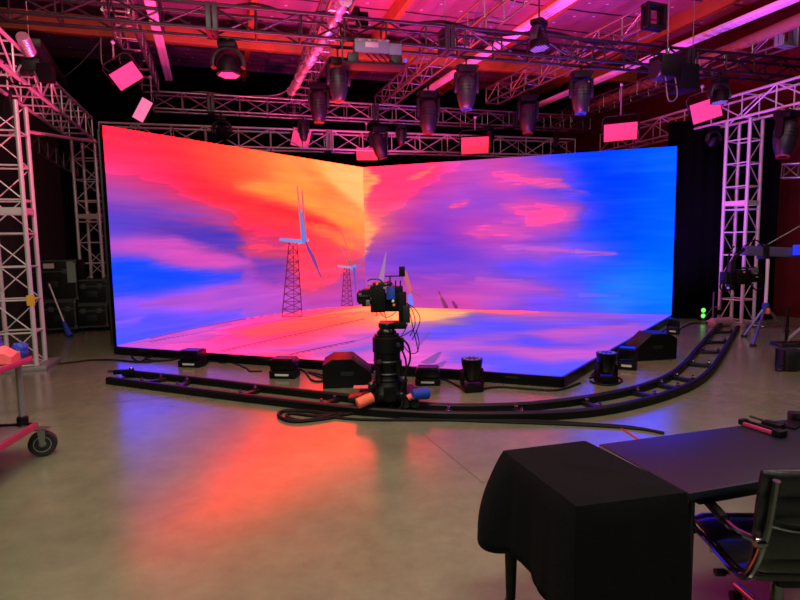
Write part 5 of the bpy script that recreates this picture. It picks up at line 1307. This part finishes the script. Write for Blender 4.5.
b = MB(); b.tube(spline([(-.1, -.1, .1), (-.18, -.12, .06), (-.2, -.1, .02), (-.14, -.14, .015)], 5), .01, 6); b.build('power_cord', M['cable'], t)
gg = at(702, 320); d_ = (gg - CAM).dot(_d); k = d_ / F
t = thing('signal_lamp_box', 'small black box with two green lamps on the floor before the drape', 'lamp', gg)
MB().box((0, 0, .14), (.16, .12, .28), bev=.01).build('housing', M['black'], t)
for z in (.22, .10): MB().lathe([(.05, 0), (.04, .02), (0, .028)], (-.01, -.06, z), Matrix.Rotation(math.pi / 2, 3, 'X'), 14).build('green_lens', M['green'], t)
gg = at(716, 324); d_ = (gg - CAM).dot(_d); k = d_ / F
t = thing('equipment_stand', 'grey tubular frame standing between the drape and the lattice tower', 'frame', gg, .2)
b = MB(); b.tube([(-4 * k, 0, .01), (-4 * k, 0, 32 * k), (4.5 * k, 0, 32 * k), (4.5 * k, 0, .01)], .015, 8); b.build('hoop', M['alu_dull'], t)
b = MB(); b.tube([(-4 * k, .3, .01), (-4 * k, .02, 17 * k), (4.5 * k, .02, 17 * k), (4.5 * k, .3, .01)], .013, 8); b.build('rear_leg', M['alu_dull'], t)
MB().box((0, -.02, 12 * k), (8 * k, .03, 5 * k), bev=.008).build('panel', M['black'], t)
p, q = dep(781, 178, 11.6), dep(815, 176.5, 11.2)
truss('short pale truss piece in front of the red-lit dark wall at the far right edge', p, q, .2, .28, M['alu'], 1, .5, .02, .012)
# sandbag at the tower foot
gg = at(722, 326.5); 
o = MB(); o.tube([V((-.28, 0, .09)), V((-.24, 0, .09)), V((.24, .05, .09)), V((.28, .05, .09))], [.04, .09, .09, .04], 12); o = o.build('sandbag', M['sand']); o.location = gg; o.rotation_euler = (0, 0, .2); tag(o, 'pink-lit sandbag across the foot of the right lattice tower', 'sandbag')
# ------------------------------------------------------------------ light of the place
def area(name, loc, target, size, sizey, power, col):
    l = bpy.data.lights.new(name, 'AREA'); l.shape = 'RECTANGLE'; l.size = size; l.size_y = sizey; l.energy = power; l.color = col
    o = bpy.data.objects.new(name, l); COL.objects.link(o); o.location = loc
    o.rotation_euler = (V(target) - V(loc)).to_track_quat('-Z', 'Y').to_euler(); return o
area('work_light', (-2.2, 2.6, 6.7), (-2.2, 2.7, 0), 3.2, .9, 310, (1, .98, .72))
area('work_light', (1.4, .5, 6.7), (1.4, .6, 0), 3.2, .9, 260, (1, .98, .74))
area('work_light', (6.5, 6.0, 6.7), (6.5, 6.1, 0), 2.2, .7, 80, (1, .96, .72))
area('work_light', (.5, -4.5, 6.2), (-.5, 8, 4.2), 3.2, 1.0, 120, (.92, 1, .9))
w_ = bpy.data.worlds.new('World'); SC.world = w_; w_.use_nodes = True
w_.node_tree.nodes['Background'].inputs[0].default_value = (.10, .09, .10, 1); w_.node_tree.nodes['Background'].inputs[1].default_value = .05
vs_ = SC.view_settings; vs_.view_transform = 'Standard'; vs_.look = 'None'; vs_.gamma = 1; vs_.exposure = 0; vs_.use_curve_mapping = False
